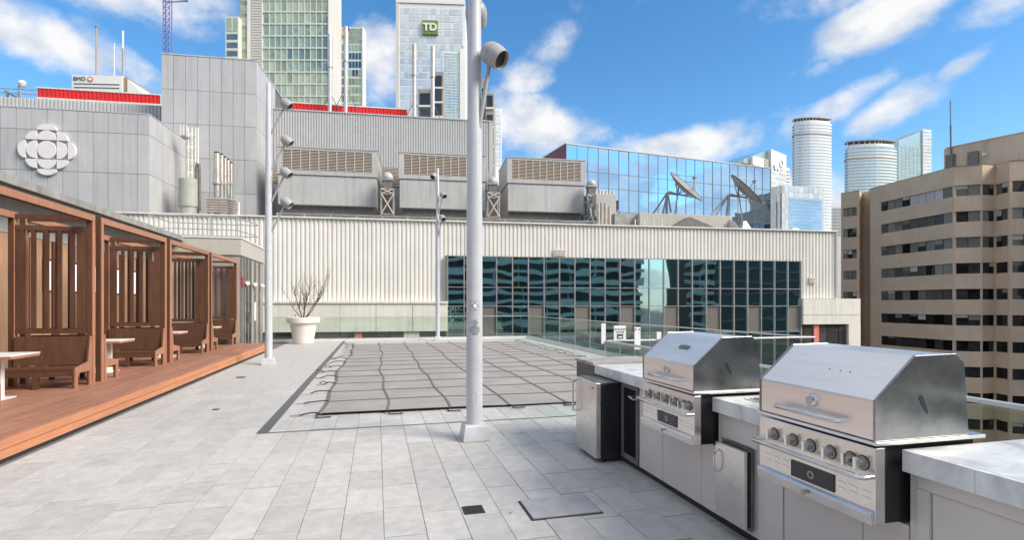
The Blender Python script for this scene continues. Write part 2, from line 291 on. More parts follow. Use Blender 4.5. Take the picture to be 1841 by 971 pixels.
# ================================================================== THE SETTING: ground, terrace floor
GZ = -26.0
struct(MB().add([(-3000, -3000, GZ), (3000, -3000, GZ), (3000, 4500, GZ), (-3000, 4500, GZ)], [(0, 1, 2, 3)]).build('ground', 'asphalt'))
DECK_X, DECK_Z, DECK_END = -3.75, .25, 20.95               # edge, height and far end of the timber deck
EDGE_Y, EDGE_X, JOG_Y, BACK_X = 25.2, 7.25, 7.5, 3.4       # glass fence lines round the terrace
plan = [(-14, -8), (BACK_X + .12, -8), (BACK_X + .12, JOG_Y - .1), (EDGE_X + .15, JOG_Y - .1), (EDGE_X + .15, EDGE_Y + .15), (-14, EDGE_Y + .15)]
struct(MB().prism(plan, GZ, -.045).build('podium', 'podium'))
patio = struct(MB().prism([(p[0] - (.01 if p[0] > 0 else 0), p[1]) for p in plan], -.04, -.0045).build('patio', 'grout'))

# pavers: 0.3 x 0.55 m stretcher bond running away from the camera
PW, PL, GAP = .30, .55, .0045
STRIP_X, STRIP_Y = -1.43, 7.37                             # dark drain strip round the pool
COVER = (-.85, 6.0, 8.3, 22.8)
def paver_ok(x0, x1, y0, y1):
    if x1 <= DECK_X + .02 or x0 >= EDGE_X - .02: return False
    if x0 > BACK_X - .05 and y0 < JOG_Y: return False
    return True
cells = []
i0 = int((DECK_X - .3) / PW) - 1
for i in range(i0, 26):
    xa = i * PW + .05; xb = xa + PW
    for j in range(-4, 48):
        ya = j * PL + (PL / 2 if i % 2 else 0) + .11 * (i % 3); yb = ya + PL
        a, b, c, d = max(xa, DECK_X + .05), min(xb, EDGE_X - .05), ya, min(yb, EDGE_Y - .12)
        if b - a < .03 or d - c < .03: continue
        segs = [(a, b, c, d)]
        # cut by the drain strip: left strip X, front strip Y
        out = []
        for (a, b, c, d) in segs:
            if a < STRIP_X + .07 and b > STRIP_X - .07 and d > STRIP_Y - .07:
                if c < STRIP_Y - .1: out.append((a, b, c, STRIP_Y - .035))
                c2 = max(c, STRIP_Y - .035)
                if STRIP_X - .07 - a > .02: out.append((a, STRIP_X - .07, c2, d))
                if b - STRIP_X - .07 > .02: out.append((STRIP_X + .07, b, max(c, STRIP_Y + .03), d))
            elif a >= STRIP_X and c < STRIP_Y + .03 and d > STRIP_Y - .035:
                if STRIP_Y - .035 - c > .03: out.append((a, b, c, STRIP_Y - .035))
                if d - STRIP_Y - .03 > .03: out.append((a, b, STRIP_Y + .03, d))
            else: out.append((a, b, c, d))
        for (a, b, c, d) in out:
            if a > COVER[0] + .3 and b < COVER[1] - .3 and c > COVER[2] + .3 and d < COVER[3] - .3: continue     # the basin
            if d - c < .02 or not paver_ok(a, b, c, d): continue
            cells.append((a, b, c, d))
def shown(c):
    x, y = (c[0] + c[1]) / 2, (c[2] + c[3]) / 2; d = x * FW[0] + y * FW[1]; r = x * RT[0] + y * RT[1]
    if d < 3.2 or abs(r / d) > 1.0 or (x > 2.5 and y < 6): return 1e6 + y
    return d
cells.sort(key=shown)
def paver_mesh(mb, c, top=None):
    a, b, y0, y1 = c; g = GAP / 2; g2 = .0055; ch = .0025; z = random.uniform(-.0015, .0015) if top is None else top
    a += g; b -= g; y0 += g2; y1 -= g2
    vs = [(a, y0, -.03), (b, y0, -.03), (b, y1, -.03), (a, y1, -.03), (a, y0, z - .002), (b, y0, z - .002), (b, y1, z - .002), (a, y1, z - .002),
          (a + ch, y0 + ch, z), (b - ch, y0 + ch, z), (b - ch, y1 - ch, z), (a + ch, y1 - ch, z)]
    mb.add(vs, [(0, 1, 5, 4), (1, 2, 6, 5), (2, 3, 7, 6), (3, 0, 4, 7), (4, 5, 9, 8), (5, 6, 10, 9), (6, 7, 11, 10), (7, 4, 8, 11), (8, 9, 10, 11)])
std = {}
for c in cells[:300]:
    w, l = round(c[1] - c[0], 3), round(c[3] - c[2], 3)
    if (w, l) not in std:
        mb = MB(); paver_mesh(mb, (0, w, 0, l), 0.0); std[(w, l)] = mb.mesh('paver', 'paver')
    o = link('paver', std[(w, l)], patio, (c[0], c[2], random.uniform(-.0018, .0012)), (random.uniform(-.0012, .0012), random.uniform(-.0012, .0012), 0))
mb = MB()
for c in cells[300:]: paver_mesh(mb, c)
rest = stuff(mb.build('paver_field', 'paver', patio))
# drain strip (slot grating) round the pool
dr = MB().box(STRIP_X - .066, STRIP_X + .066, STRIP_Y - .03, EDGE_Y - .13, -.02, -.003).build('drain_strip', 'drain_metal', patio)
dr2 = MB().box(STRIP_X + .07, BACK_X + 3.6, STRIP_Y - .03, STRIP_Y + .025, -.02, -.003).build('drain_strip', 'drain_metal', patio)
curb = struct(MB().box(-4.7, EDGE_X + .12, EDGE_Y - .11, EDGE_Y + .12, -.03, .07).box(EDGE_X - .11, EDGE_X + .12, JOG_Y - .1, EDGE_Y - .112, -.03, .06).box(BACK_X - .1, EDGE_X - .112, JOG_Y - .1, JOG_Y + .1, -.03, .06).box(BACK_X - .1, BACK_X + .1, -6, JOG_Y - .102, -.03, .06).build('kerb', 'curb_white', bevel=.008))

# floor drains and hatch
def floor_drain(px, py, w, label):
    p = at(px, py, FPX * CAM_H / (py - HORIZ)); t = wthing('floor_drain', label, 'drain', Vector((p.x, p.y, 0)))
    x, y = p.x, p.y; h = w / 2; fr = MB()
    for a in ((-h, h, -h, -h + .012), (-h, h, h - .012, h), (-h, -h + .012, -h + .0121, h - .0121), (h - .012, h, -h + .0121, h - .0121)): fr.box(x + a[0], x + a[1], y + a[2], y + a[3], .0005, .006)
    fr.build('frame', 'cast_iron', t); MB().box(x - h + .013, x + h - .013, y - h + .013, y + h - .013, .0004, .002).build('sump', 'dark_void', t)
    n = 7
    for k in range(n):
        xx = x - h + .02 + k * (w - .04) / (n - 1); piece('grate_bar', 'cast_iron', t, xx - .004, xx + .004, y - h + .0135, y + h - .0135, .0022, .005)
floor_drain(851, 918, .165, 'square black iron floor drain in the paving left of the hatch')
floor_drain(433, 679, .18, 'small dark floor drain far down the paving near the left lamp pole')
floor_drain(388, 737, .09, 'tiny dark floor drain in the open paving beside the timber deck')
p = at(1006, 913, FPX * CAM_H / (913 - HORIZ)); ht = wthing('floor_hatch', 'dark grey square access hatch set in the paving before the grills', 'hatch', Vector((p.x, p.y, 0)))
MB().box(p.x - .28, p.x + .28, p.y - .19, p.y + .19, .003, .016).build('lid', 'hatch_stone', ht, bevel=.003)
MB().box(p.x - .295, p.x + .295, p.y - .205, p.y + .205, .0006, .004).build('rim', 'cast_iron', ht)
p = at(915, 925, 4.15); lf = tag(MB().add([(p.x, p.y, .004), (p.x + .03, p.y + .012, .012), (p.x + .045, p.y + .035, .004), (p.x + .012, p.y + .03, .01)], [(0, 1, 2), (0, 2, 3)]).build('dead_leaf', 'tan_wood'), 'small dead leaf lying on the paving between drain and hatch', 'leaf')

# ================================================================== TIMBER DECK
deck = struct(MB().box(-9, DECK_X - .07, 1.0, DECK_END + .02, -.02, DECK_Z - .045).build('timber_deck', 'dark_wood'))
nb, bw = 24, .143
for k in range(nb):
    x1 = DECK_X - .03 - k * bw; cuts = [1.0, 4.2 + 1.7 * (k % 3), 9.6 + 1.5 * ((k * 2) % 3), 15.4 + 1.3 * ((k + 1) % 3), DECK_END]
    for a, b in zip(cuts[:-1], cuts[1:]):
        if b < 5.5: continue
        piece('deck_board', 'deck_wood', deck, x1 - bw + .005, x1, a + .002, b - .002, DECK_Z - .03, DECK_Z + random.uniform(-.001, .001))
for z0, z1 in ((.05, .138), (.145, .235)):
    for a, b in ((1.0, 7.9), (7.904, 14.3), (14.304, DECK_END)):
        piece('fascia_board', 'fascia_wood', deck, DECK_X - .06, DECK_X - (.0 if z0 < .1 else .012), a, b, z0, z1)
MB().box(DECK_X - .068, DECK_X - .02, 1.0, DECK_END, -.01, .048).build('base_strip', 'black_rubber', deck)  # dark strip stands in for the shaded gap under the fascia boards

# ================================================================== CABANAS
CX, CB = -4.85, -6.0                                        # front and rear lines
TOPZ = 3.24
def cabana(y0, label, screens, flip):
    """open timber booth: two portal frames, two slatted end screens, two benches facing each other"""
    L = 3.07; t = wthing('cabana', label, 'cabana', Vector((CX, y0, DECK_Z)), 'timber booths along the deck'); z0 = DECK_Z + .002
    for x in (CX, CB):
        for y in (y0, y0 + L - .075):
            piece('post', 'dark_wood', t, x - .1, x - .016, y + .002, y + .073, z0, TOPZ - .11); piece('post_lit_face', 'frame_wood', t, x - .0155, x, y, y + .075, z0, TOPZ - .11)  # pale front strip, dark body: lit front and shaded sides put into colour
        piece('beam', 'dark_wood', t, x - .1, x - .016, y0 + .002, y0 + L - .002, TOPZ - .106, TOPZ - .002); piece('beam_lit_face', 'frame_wood', t, x - .0155, x + .001, y0, y0 + L, TOPZ - .108, TOPZ)  # beam too: its pale face and dark back paint in light and shade
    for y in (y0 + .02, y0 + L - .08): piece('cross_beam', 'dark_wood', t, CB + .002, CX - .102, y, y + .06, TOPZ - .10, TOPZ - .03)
    for e in (0, 1):
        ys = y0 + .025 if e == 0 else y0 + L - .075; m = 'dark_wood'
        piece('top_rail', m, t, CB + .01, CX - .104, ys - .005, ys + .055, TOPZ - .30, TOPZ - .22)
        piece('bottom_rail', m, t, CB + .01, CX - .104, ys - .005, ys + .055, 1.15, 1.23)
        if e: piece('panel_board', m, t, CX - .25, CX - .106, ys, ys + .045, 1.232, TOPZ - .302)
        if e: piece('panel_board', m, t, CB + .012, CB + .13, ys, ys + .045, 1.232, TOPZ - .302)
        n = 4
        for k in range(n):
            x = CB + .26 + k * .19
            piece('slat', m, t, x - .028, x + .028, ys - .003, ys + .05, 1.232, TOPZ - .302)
        # bench: sloping back board, seat, apron, end frame
        s = 1 if e == 0 else -1; yb = y0 + .11 if e == 0 else y0 + L - .11
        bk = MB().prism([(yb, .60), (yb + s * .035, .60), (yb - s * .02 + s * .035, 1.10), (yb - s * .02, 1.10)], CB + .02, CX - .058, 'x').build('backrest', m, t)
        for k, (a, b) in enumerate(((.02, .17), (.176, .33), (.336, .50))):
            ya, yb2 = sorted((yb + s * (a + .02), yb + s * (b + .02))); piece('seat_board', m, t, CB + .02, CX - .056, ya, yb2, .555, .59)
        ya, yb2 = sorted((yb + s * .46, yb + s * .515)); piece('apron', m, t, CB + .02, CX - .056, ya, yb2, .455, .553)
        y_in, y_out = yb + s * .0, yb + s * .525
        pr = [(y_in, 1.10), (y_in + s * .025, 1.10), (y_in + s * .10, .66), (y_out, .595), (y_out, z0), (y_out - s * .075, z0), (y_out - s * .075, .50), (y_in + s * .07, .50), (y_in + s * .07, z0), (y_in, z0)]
        MB().prism(pr, CX - .02, CX - .0005, 'x').build('bench_end', 'frame_wood', t); MB().prism([(q[0] + (y_in + y_out) * .0, q[1] - .001) for q in pr], CX - .052, CX - .0205, 'x').build('bench_shaded_side', 'dark_wood', t)  # pale outer face over dark inner layer: light and shade as colour
        for x in (CB + .08, (CB + CX) / 2): 
            ya, yb2 = sorted((y_out, y_out - s * .07)); piece('bench_leg', m, t, x - .035, x + .035, ya + .002, yb2 - .002, z0, .454)
    return t
def cabana_table(y0, label):
    yc = y0 + 1.535; t = wthing('booth_table', label, 'table', Vector((-5.2, yc, DECK_Z)), 'tables in the booths'); z = DECK_Z + .66
    MB().box(-5.98, -5.05, yc - .34, yc + .34, z - .008, z + .012).build('table_top', 'table_white', t, bevel=.003)
    MB().box(-5.975, -5.055, yc - .335, yc + .335, z - .045, z - .009).build('edge_band', 'frame_wood', t)
    MB().box(-5.62, -5.34, yc - .04, yc + .04, DECK_Z + .022, z - .047).build('leg_panel', 'table_white', t)
    MB().box(-5.70, -5.28, yc - .2, yc + .2, DECK_Z + .003, DECK_Z + .021).build('foot_plate', 'table_white', t)
BAYS = [7.87, 11.17, 14.47, 17.77]
cl = ['timber booth nearest the camera, cut off by the left picture edge', 'second timber booth from the camera along the deck', 'third timber booth from the camera, before the last one', 'farthest timber booth next to the glazed entrance']
tl = ['white table in the nearest booth, half cut off by the picture edge', 'white table in the second booth from the camera', 'white table in the third booth from the camera', 'white table in the farthest booth beside the entrance']
for y, a, b in zip(BAYS, cl, tl): cabana(y, a, 1, 0); cabana_table(y, b)

# ================================================================== AMENITY BUILDING behind the booths
am = wthing('amenity_building', 'low building behind the timber booths with grey concrete roof edge', 'building', Vector((-7.2, 12, 0)))
MB().box(-13, -7.3, -3, DECK_END - .05, -.01, 3.83).build('wall', 'concrete', am); MB().box(-7.2985, -7.292, 1, DECK_END - .06, .26, 3.12).build('wall_lining', 'dark_wood', am)
rf = MB().box(-13.3, -6.6, -3, DECK_END - .02, 3.9, 4.07).build('roof_slab', 'slab_concrete', am, bevel=.01)
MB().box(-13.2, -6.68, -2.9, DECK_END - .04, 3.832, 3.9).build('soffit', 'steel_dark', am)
y = 6.0; k = 0
while y < DECK_END - .4:
    if k % 3 == 1:       # slot window with slit boards above and below
        w = .30
        for q in (0, 1, 2):
            a, b = y + w * q / 3 + .008, y + w * (q + 1) / 3 - .008
            piece('wall_board', 'tan_wood', am, -7.291, -7.262, a, b, .3, 1.93); piece('wall_board', 'tan_wood', am, -7.291, -7.262, a, b, 2.70, 3.1)
        piece('window_frame', 'dark_wood', am, -7.291, -7.272, y - .02, y + w + .02, 1.94, 2.69); piece('window', 'lit_window', am, -7.271, -7.262, y + .015, y + w - .015, 1.98, 2.65)
    elif k % 3 == 0: w = .36; piece('wall_board', 'tan_wood', am, -7.291, -7.262, y, y + w, .3, 3.1)
    else: w = .26; piece('wall_board', 'dark_wood', am, -7.291, -7.255, y, y + w, .3, 3.1)
    y += w + .06; k += 1

# glazed vestibule at the end of the deck
vs = wthing('glazed_entrance', 'glazed entrance block with beige fascia at the end of the deck', 'entrance', Vector((-5.5, 23, 0)))
VX, VY0, VY1 = -4.77, 20.97, 25.0
MB().box(-13, VX - .04, VY0 + .04, VY1, -.01, 3.43).build('wall', 'concrete', vs)
MB().box(-13, VX + .02, VY0 - .01, VY1 + .1, 3.44, 4.04).build('fascia', 'fascia_beige', vs, bevel=.01)
MB().box(-13, VX + .05, VY0 - .04, VY1 + .13, 4.041, 4.10).build('roof_edge', 'curb_white', vs)
yy = VY0 + .05; pw = [.30, .34, .52, .52, .40, .36, .40, .42, .40]; kk = 0
for w in pw:
    mt = 'dark_win' if kk in (2, 3) else ('steel_dark' if kk == 0 else ('low_win' if kk % 2 else 'stone'))
    z1 = 2.55 if kk in (2, 3) else 3.38
    o = piece('door_leaf' if kk in (2, 3) else 'wall_panel', mt, vs, VX - .04, VX - .012 - .008 * (kk % 2), yy, yy + w - .05, .06, z1)
    if kk in (2, 3): piece('transom', 'low_win', vs, VX - .04, VX - .02, yy, yy + w - .05, 2.6, 3.38); MB().tube((VX + .03, yy + (.40 if kk == 2 else .08), .95), (VX + .03, yy + (.40 if kk == 2 else .08), 1.35), .016).build('door_handle', 'chrome', vs)
    piece('mullion', 'galv', vs, VX - .04, VX + .012, yy + w - .045, yy + w - .005, .02, 3.42); yy += w; kk += 1
MB().box(VX - .015, VX + .01, 23.1, 23.42, 1.0, 1.75).build('notice_frame', 'table_white', vs)
for yv, zv in ((21.15, 2.62),): 
    a = wthing('fire_bell', 'red alarm bell and box on the wall beside the entrance doors', 'alarm', Vector((VX, yv, zv))); MB().lathe([(0, .05), (.05, .045), (.085, .01), (.085, 0), (0, 0)], n=16).xf(Matrix.Translation((VX + .001, yv, zv)) @ Matrix.Rotation(R_(90), 4, 'Y')).build('gong', 'red_alarm', a, True); MB().box(VX + .001, VX + .06, yv - .06, yv + .06, zv - .30, zv - .12).build('alarm_box', 'red_alarm', a)
for yv, l in ((21.62, 'small white wall lamp nearest above the entrance doors'), (22.9, 'small white wall lamp in the middle of the entrance wall'), (24.3, 'small white wall lamp at the far end of the entrance wall')):
    a = wthing('wall_lamp', l, 'lamp', Vector((VX, yv, 2.45))); MB().lathe([(0, .12), (.06, .11), (.085, .05), (.085, .0), (0, 0)], n=16).xf(Matrix.Translation((VX + .05, yv, 2.42)) @ Matrix.Rotation(R_(60), 4, 'Y')).build('shade', 'white_plain', a, True); MB().box(VX + .013, VX + .07, yv - .03, yv + .03, 2.38, 2.44).build('bracket', 'galv', a)
# guard rail round the roof hatch above the entrance
gr = wthing('roof_guardrail', 'grey tube guardrail round the hatch on the entrance roof', 'railing', Vector((-5.6, 23, 4.1)))
for z in (4.55, 5.05):
    MB().path([(-8.3, 22.6, z), (-5.25, 22.6, z), (-4.95, 24.2, z), (-4.95, 24.7, z)], .022).build('rail', 'galv', gr, True); MB().path([(-8.3, 22.6, z), (-8.3, 24.6, z), (-4.95, 24.7, z)], .022).build('rail', 'galv', gr, True)
for x, y in ((-8.3, 22.6), (-7.3, 22.6), (-6.2, 22.6), (-5.25, 22.6), (-4.95, 24.2), (-6.9, 24.65)): MB().tube((x, y, 4.1), (x, y, 5.06), .022).build('rail_post', 'galv', gr)
MB().box(-7.0, -5.2, 22.75, 24.1, 4.101, 4.22).build('hatch_lid', 'concrete', gr, bevel=.01)

# ================================================================== POOL COVER
def czz(x, y): return .018 + .006 * math.sin(x * 1.3 + .7 * math.sin(y * .9)) + .006 * math.sin(y * 1.1 + x * .6) + .002 * math.sin(x * 5 + y * 3)
X0, X1, Y0, Y1 = COVER
def cxl(u, y):                                              # the slack left edge bows in and out
    e = X0 + .045 * math.sin((y - Y0) * .75 + .4) + .03 * math.sin((y - Y0) * 2.1); return e + (X1 - e) * u
def cyf(v, x): return Y0 + (Y1 - Y0) * v
pc = wthing('pool_cover', 'brownish grey mesh safety cover strapped over the swimming pool', 'pool cover', Vector((2.5, 15, 0)))
nu, nv = 56, 100; vs_, fs_ = [], []
for j in range(nv + 1):
    for i in range(nu + 1):
        u, v = i / nu, j / nv; y = Y0 + (Y1 - Y0) * v; x = cxl(u, y); vs_.append((x, y, czz(x, y) + .008))
for j in range(nv):
    for i in range(nu): a = j * (nu + 1) + i; fs_.append((a, a + 1, a + nu + 2, a + nu + 1))
MB().add(vs_, fs_).build('mesh_sheet', 'cover', pc, True)
def ribbon(pts, w, mat, name, parent, axis):
    mb = MB(); n = len(pts); h = w / 2
    for p in pts:
        q = Vector(p); o = Vector((h, 0, 0)) if axis == 'x' else Vector((0, h, 0)); mb.v += [tuple(q - o), tuple(q + o), tuple(q - o + Vector((0, 0, .006))), tuple(q + o + Vector((0, 0, .006)))]
    for k in range(n - 1):
        a = 4 * k; b = a + 4; mb.f += [(a + 2, a + 3, b + 3, b + 2), (a, a + 2, b + 2, b), (a + 1, b + 1, b + 3, a + 3)]
    return mb.build(name, mat, parent)
nx, ny = 7, 14
for i in range(1, nx):
    pts = []
    for k in range(60):
        y = Y0 + (Y1 - Y0) * k / 59; x = cxl(i / nx, y) + .012 * math.sin(y * .8 + i * 1.3) + .004 * math.sin(y * 2.1 + i); pts.append((x, y, czz(x, y) + .011))
    ribbon(pts, .035, 'strap', 'lengthwise_strap', pc, 'x')
for j in range(1, ny):
    yb = Y0 + (Y1 - Y0) * j / ny; pts = []
    for k in range(40):
        x = cxl(k / 39, yb); y = yb + .02 * math.sin(x * 1.4 + j); pts.append((x, y, czz(x, y) + .012))
    ribbon(pts, .035, 'strap', 'crosswise_strap', pc, 'y')
pts = [(X0 + (X1 - X0) * k / 30 + .06, Y0 - .012 + .012 * math.sin(k * .9), czz(X0 + (X1 - X0) * k / 30, Y0) + .012) for k in range(31)]
ribbon(pts, .03, 'strap_black', 'edge_binding', pc, 'y')
ribbon([(cxl(0, Y0 + (Y1 - Y0) * k / 60) - .01, Y0 + (Y1 - Y0) * k / 60, czz(X0, Y0 + (Y1 - Y0) * k / 60) + .011) for k in range(61)], .05, 'strap', 'edge_binding', pc, 'x')
ribbon([(X1 + .01 + .03 * math.sin(k * .7), Y0 + (Y1 - Y0) * k / 60, czz(X1, Y0 + (Y1 - Y0) * k / 60) + .011) for k in range(61)], .05, 'strap', 'edge_binding', pc, 'x')
rs = random.Random(3)
for j in range(ny + 1):                                    # tie-down straps with springs: left and right sides
    y = Y0 + (Y1 - Y0) * j / ny
    for side in (-1, 1):
        xe = cxl(0, y) if side < 0 else X1; Ln = rs.uniform(.22, .42); dy = rs.uniform(-.08, .08); zz = rs.uniform(.01, .05)
        pts = [(xe + side * Ln * q, y + dy * q + .03 * math.sin(q * 7 + j), .014 + zz * math.sin(math.pi * q) + .02 * (1 - q)) for q in (0, .2, .4, .6, .8, 1)]
        MB().path(pts, .011, 6).build('tie_strap', 'strap_black', pc)
        e = Vector(pts[-1]); MB().tube(e, e + Vector((side * .13, dy * .4, -.004)), .016, 8).build('tie_spring', 'galv', pc, True)
        if side < 0 and rs.random() < .6: MB().path([e, e + Vector((-.08, .05, .03)), e + Vector((-.02, .12, .05)), e + Vector((.08, .10, .01))], .009, 6).build('loose_tail', 'strap_black', pc)
for i in range(nx + 1):
    x = X0 + (X1 - X0) * i / nx
    for yy, s in ((Y0, -1), (Y1, 1)):
        q = Vector((x, yy, .03)); a = rs.uniform(-.12, .12); MB().path([q, q + Vector((a * .4, s * .10, .012)), q + Vector((a, s * .20, -.012))], .010, 6).build('tie_strap', 'strap_black', pc)
        if s < 0: MB().path([q + Vector((a, -.2, -.014)), q + Vector((a + .08, -.22, -.010)), q + Vector((a + .2, -.19, -.014))], .010, 6).build('loose_tail', 'strap_black', pc)

# ================================================================== GLASS FENCES
def glass_fence(name_label, pts, npan, post_every=0):
    a, b = Vector((*pts[0], 0)), Vector((*pts[1], 0)); d = b - a; L = d.length; ang = math.atan2(d.y, d.x)
    t = thing('glass_fence', name_label, 'fence', (a.x, a.y, 0), ang, 'frameless glass fences round the terrace')
    w = L / npan
    for k in range(npan): piece('glass_pane', 'rail_glass', t, k * w + .006, (k + 1) * w - .006, -.008, .008, .062 if name_label.count('back') else .062, 1.075)
    MB().box(0, L, -.022, .022, 1.078, 1.105).build('top_rail', 'rail_metal', t, bevel=.005); MB().box(.01, L - .01, -.03, .03, .0605 + .012, .12).build('base_shoe', 'rail_metal', t)
    return t
glass_fence('glass fence along the back edge of the terrace below the cream wall', ((-4.6, EDGE_Y), (EDGE_X - .03, EDGE_Y)), 8)
glass_fence('long glass fence along the right side of the pool', ((EDGE_X, EDGE_Y - .0), (EDGE_X, JOG_Y + .03)), 12)
glass_fence('short glass fence across the terrace right behind the far grill', ((BACK_X + .03, JOG_Y), (EDGE_X + .03, JOG_Y)), 3)
glass_fence('glass fence running behind the grill counter', ((BACK_X, JOG_Y - .03), (BACK_X, -2.0)), 7)
# signs hung on the fence
def sign(px, w, z0, z1, label, lines=(), y=JOG_Y - .02, glyph=False, holes=False, thick=.012):
    d = dir2(px); k = (y - .0) / d[1]; x = d[0] * k; t = wthing('fence_sign', label, 'sign', Vector((x, y, z0)), None)
    MB().box(x - w / 2, x + w / 2, y - thick, y, z0, z1).build('board', 'white_plain', t, bevel=.006)
    for i, (s, zc, sz) in enumerate(lines):
        me = text_mesh(s, sz, 'ink', .0008); o = link('lettering', me, t, (0, -thick - .002, zc - z0), (R_(90), 0, 0))
    if glyph:
        MB().box(x - .05, x + .05, y - thick - .004, y - thick - .0005, z0 + .035, z0 + .105).build('pictogram', 'ink', t); MB().box(x - .03, x + .035, y - thick - .006, y - thick - .0042, z0 + .05, z0 + .075).build('pictogram', 'white_plain', t)
    if holes:
        for q in (-1, 1): MB().lathe([(.0, .003), (.012, .003), (.012, 0)], n=12).xf(Matrix.Translation((x + q * w * .3, y - thick - .001, z1 - .035)) @ Matrix.Rotation(R_(90), 4, 'X')).build('screw', 'ink', t)
sign(1084.5, .075, 1.05, 1.36, 'plain tall white board at the corner of the glass fence', y=JOG_Y - .03)
sign(1114, .205, 1.09, 1.325, 'white sign with black shallow water lettering and pictogram on the fence', (('SHALLOW', 1.27, .042), ('WATER', 1.225, .042)), glyph=True)
sign(1145.5, .105, .95, 1.30, 'narrow white board with two dark screws hung on the fence', holes=True)
sign(1184, .08, 1.1, 1.22, 'small white tag partly hidden behind the far grill hood')

# ================================================================== LAMP POLES
def lamp_pole(base, label, heads, reach=.36, h=7.72, r=.10, taper=.055, plinth=True, extra=None):
    """heads: list of (z, azimuth of the arm in degrees from +X)"""
    bx, by = base; t = wthing('lamp_pole', label, 'lamp pole', Vector((bx, by, 0)), 'white lamp poles on the terrace'); n = 24
    MB().lathe([(r, .17), (r * .98, 2.5), (taper + .02, 6.4), (taper, h), (taper * .6, h + .04), (0, h + .045)], (bx, by, 0), n).build('pole', 'white_paint', t, True)
    p = MB(); p.add([(bx + sx * a, by + sy * a, z) for z, a in ((.001, .165), (.17, .14), (.19, .125)) for sx, sy in ((-1, -1), (1, -1), (1, 1), (-1, 1))], [(0, 1, 5, 4), (1, 2, 6, 5), (2, 3, 7, 6), (3, 0, 4, 7), (4, 5, 9, 8), (5, 6, 10, 9), (6, 7, 11, 10), (7, 4, 8, 11), (8, 9, 10, 11), (3, 2, 1, 0)])
    p.build('plinth', 'white_paint', t, bevel=.006)
    for z, az in heads:
        a = R_(az); dx, dy = math.cos(a), math.sin(a); rr = r * .8 if z < 5 else r * .65
        p0 = Vector((bx + dx * rr * .8, by + dy * rr * .8, z - .80)); p1 = Vector((bx + dx * (reach - .06), by + dy * (reach - .06), z - .06))
        arm = MB().path([p0, p0 + (p1 - p0) * .5, p1, p1 + Vector((dx * .05, dy * .05, .02))], [.032, .027, .023, .02], 8).build('arm', 'lamp_grey', t, True)
        tilt = R_(52)
        Mx = Matrix.Translation((bx + dx * reach, by + dy * reach, z + .05)) @ Matrix.Rotation(a, 4, 'Z') @ Matrix.Rotation(R_(180) - tilt, 4, 'Y') @ Matrix.Scale(.86, 4)
        hd = MB().lathe([(0, -.19), (.07, -.18), (.125, -.14), (.155, -.075), (.162, -.02), (.163, -.012), (.157, -.010), (.157, .0), (.163, .002), (.158, .08), (.142, .165), (.140, .172), (.13, .172), (.126, .10)], n=22).xf(Mx).build('lamp_head', 'lamp_grey', t, True)
        MB().lathe([(0, .115), (.126, .115), (.126, .10), (0, .10)], n=22).xf(Mx).build('lens', 'lamp_inside', hd, True)
    return t
P1 = at(853, 789, FPX * CAM_H / (789 - HORIZ)); P2 = at(483, 656, 14.5); P3 = at(787, 612, 24.3)
main = lamp_pole((P1.x, P1.y), 'thick white lamp pole in the middle with printed notices', [(4.62, -42), (5.33, 75), (6.1, 30), (7.0, -20)], .27)
lamp_pole((P2.x, P2.y), 'white lamp pole at the end of the deck with four spotlights', [(4.42, -10), (5.23, -14), (6.13, -6), (7.13, -12)], .47)
lamp_pole((P3.x, P3.y), 'slim far white lamp pole before the cream wall', [(5.55, -62), (6.6, -55), (7.45, -125)], h=7.9, r=.09)
# notices on the main pole, wrapped round the shaft
def wrap(me, pole, zc, r, facing):
    for v in me.vertices:
        ang = facing + v.co.x / r; rr = r + .0006 + max(0, v.co.z) ; zz = zc + v.co.y; v.co = (rr * math.cos(ang), rr * math.sin(ang), zz)
    return me
face = math.atan2(-P1.y, -P1.x) + R_(4); PR = .0995
for i, (s, z) in enumerate((('NO', 1.455), ('FOOD', 1.428), ('OR', 1.401), ('DRINKS', 1.374), ('ALLOWED', 1.347), ('IN POOL', 1.320), ('AREA', 1.293))):
    link('lettering', wrap(text_mesh(s, .030, 'ink', .0006), main, z, PR, face), main)
def arcplate(w, z0, z1, mat, name, r, hole=None):
    mb = MB(); n = 10
    for k in range(n + 1):
        a = face + (k / n - .5) * w / r; mb.v += [((r) * math.cos(a), r * math.sin(a), z0), ((r) * math.cos(a), r * math.sin(a), z1)]
    for k in range(n): mb.f.append((2 * k, 2 * k + 2, 2 * k + 3, 2 * k + 1))
    return link(name, mb.mesh(name, mat), main)
zc = 1.635; arcplate(.105, zc - .053, zc + .053, 'ink', 'notice_plate', PR + .0012); arcplate(.093, zc - .047, zc + .047, 'white_plain', 'notice_plate', PR + .0020)
mb = MB(); n = 28
for k in range(n):
    for rr in (.030, .040): a = 2 * math.pi * k / n; mb.v.append((rr * math.cos(a), rr * math.sin(a), .0022))
for k in range(n): mb.f.append((2 * k, 2 * k + 1, (2 * k + 3) % (2 * n), (2 * k + 2) % (2 * n)))
mb.add([(-.028, .022, .0022), (-.022, .028, .0022), (.028, -.022, .0022), (.022, -.028, .0022)], [(0, 1, 2, 3)]); mb.add([(-.026, -.012, .0022), (.010, -.012, .0022), (.010, -.004, .0022), (-.026, -.004, .0022)], [(0, 1, 2, 3)])
link('no_smoking_symbol', wrap(mb.mesh('no_smoking_symbol', 'ink'), main, zc, PR + .0005, face), main)
mb = MB()
for k in range(20):                                        # faint outline of the hand-hole cover
    a = 2 * math.pi * k / 20; mb.v += [(.042 * math.cos(a), .065 * math.sin(a), .001), (.045 * math.cos(a), .069 * math.sin(a), .001)]
for k in range(20): mb.f.append((2 * k, 2 * k + 1, (2 * k + 3) % 40, (2 * k + 2) % 40))
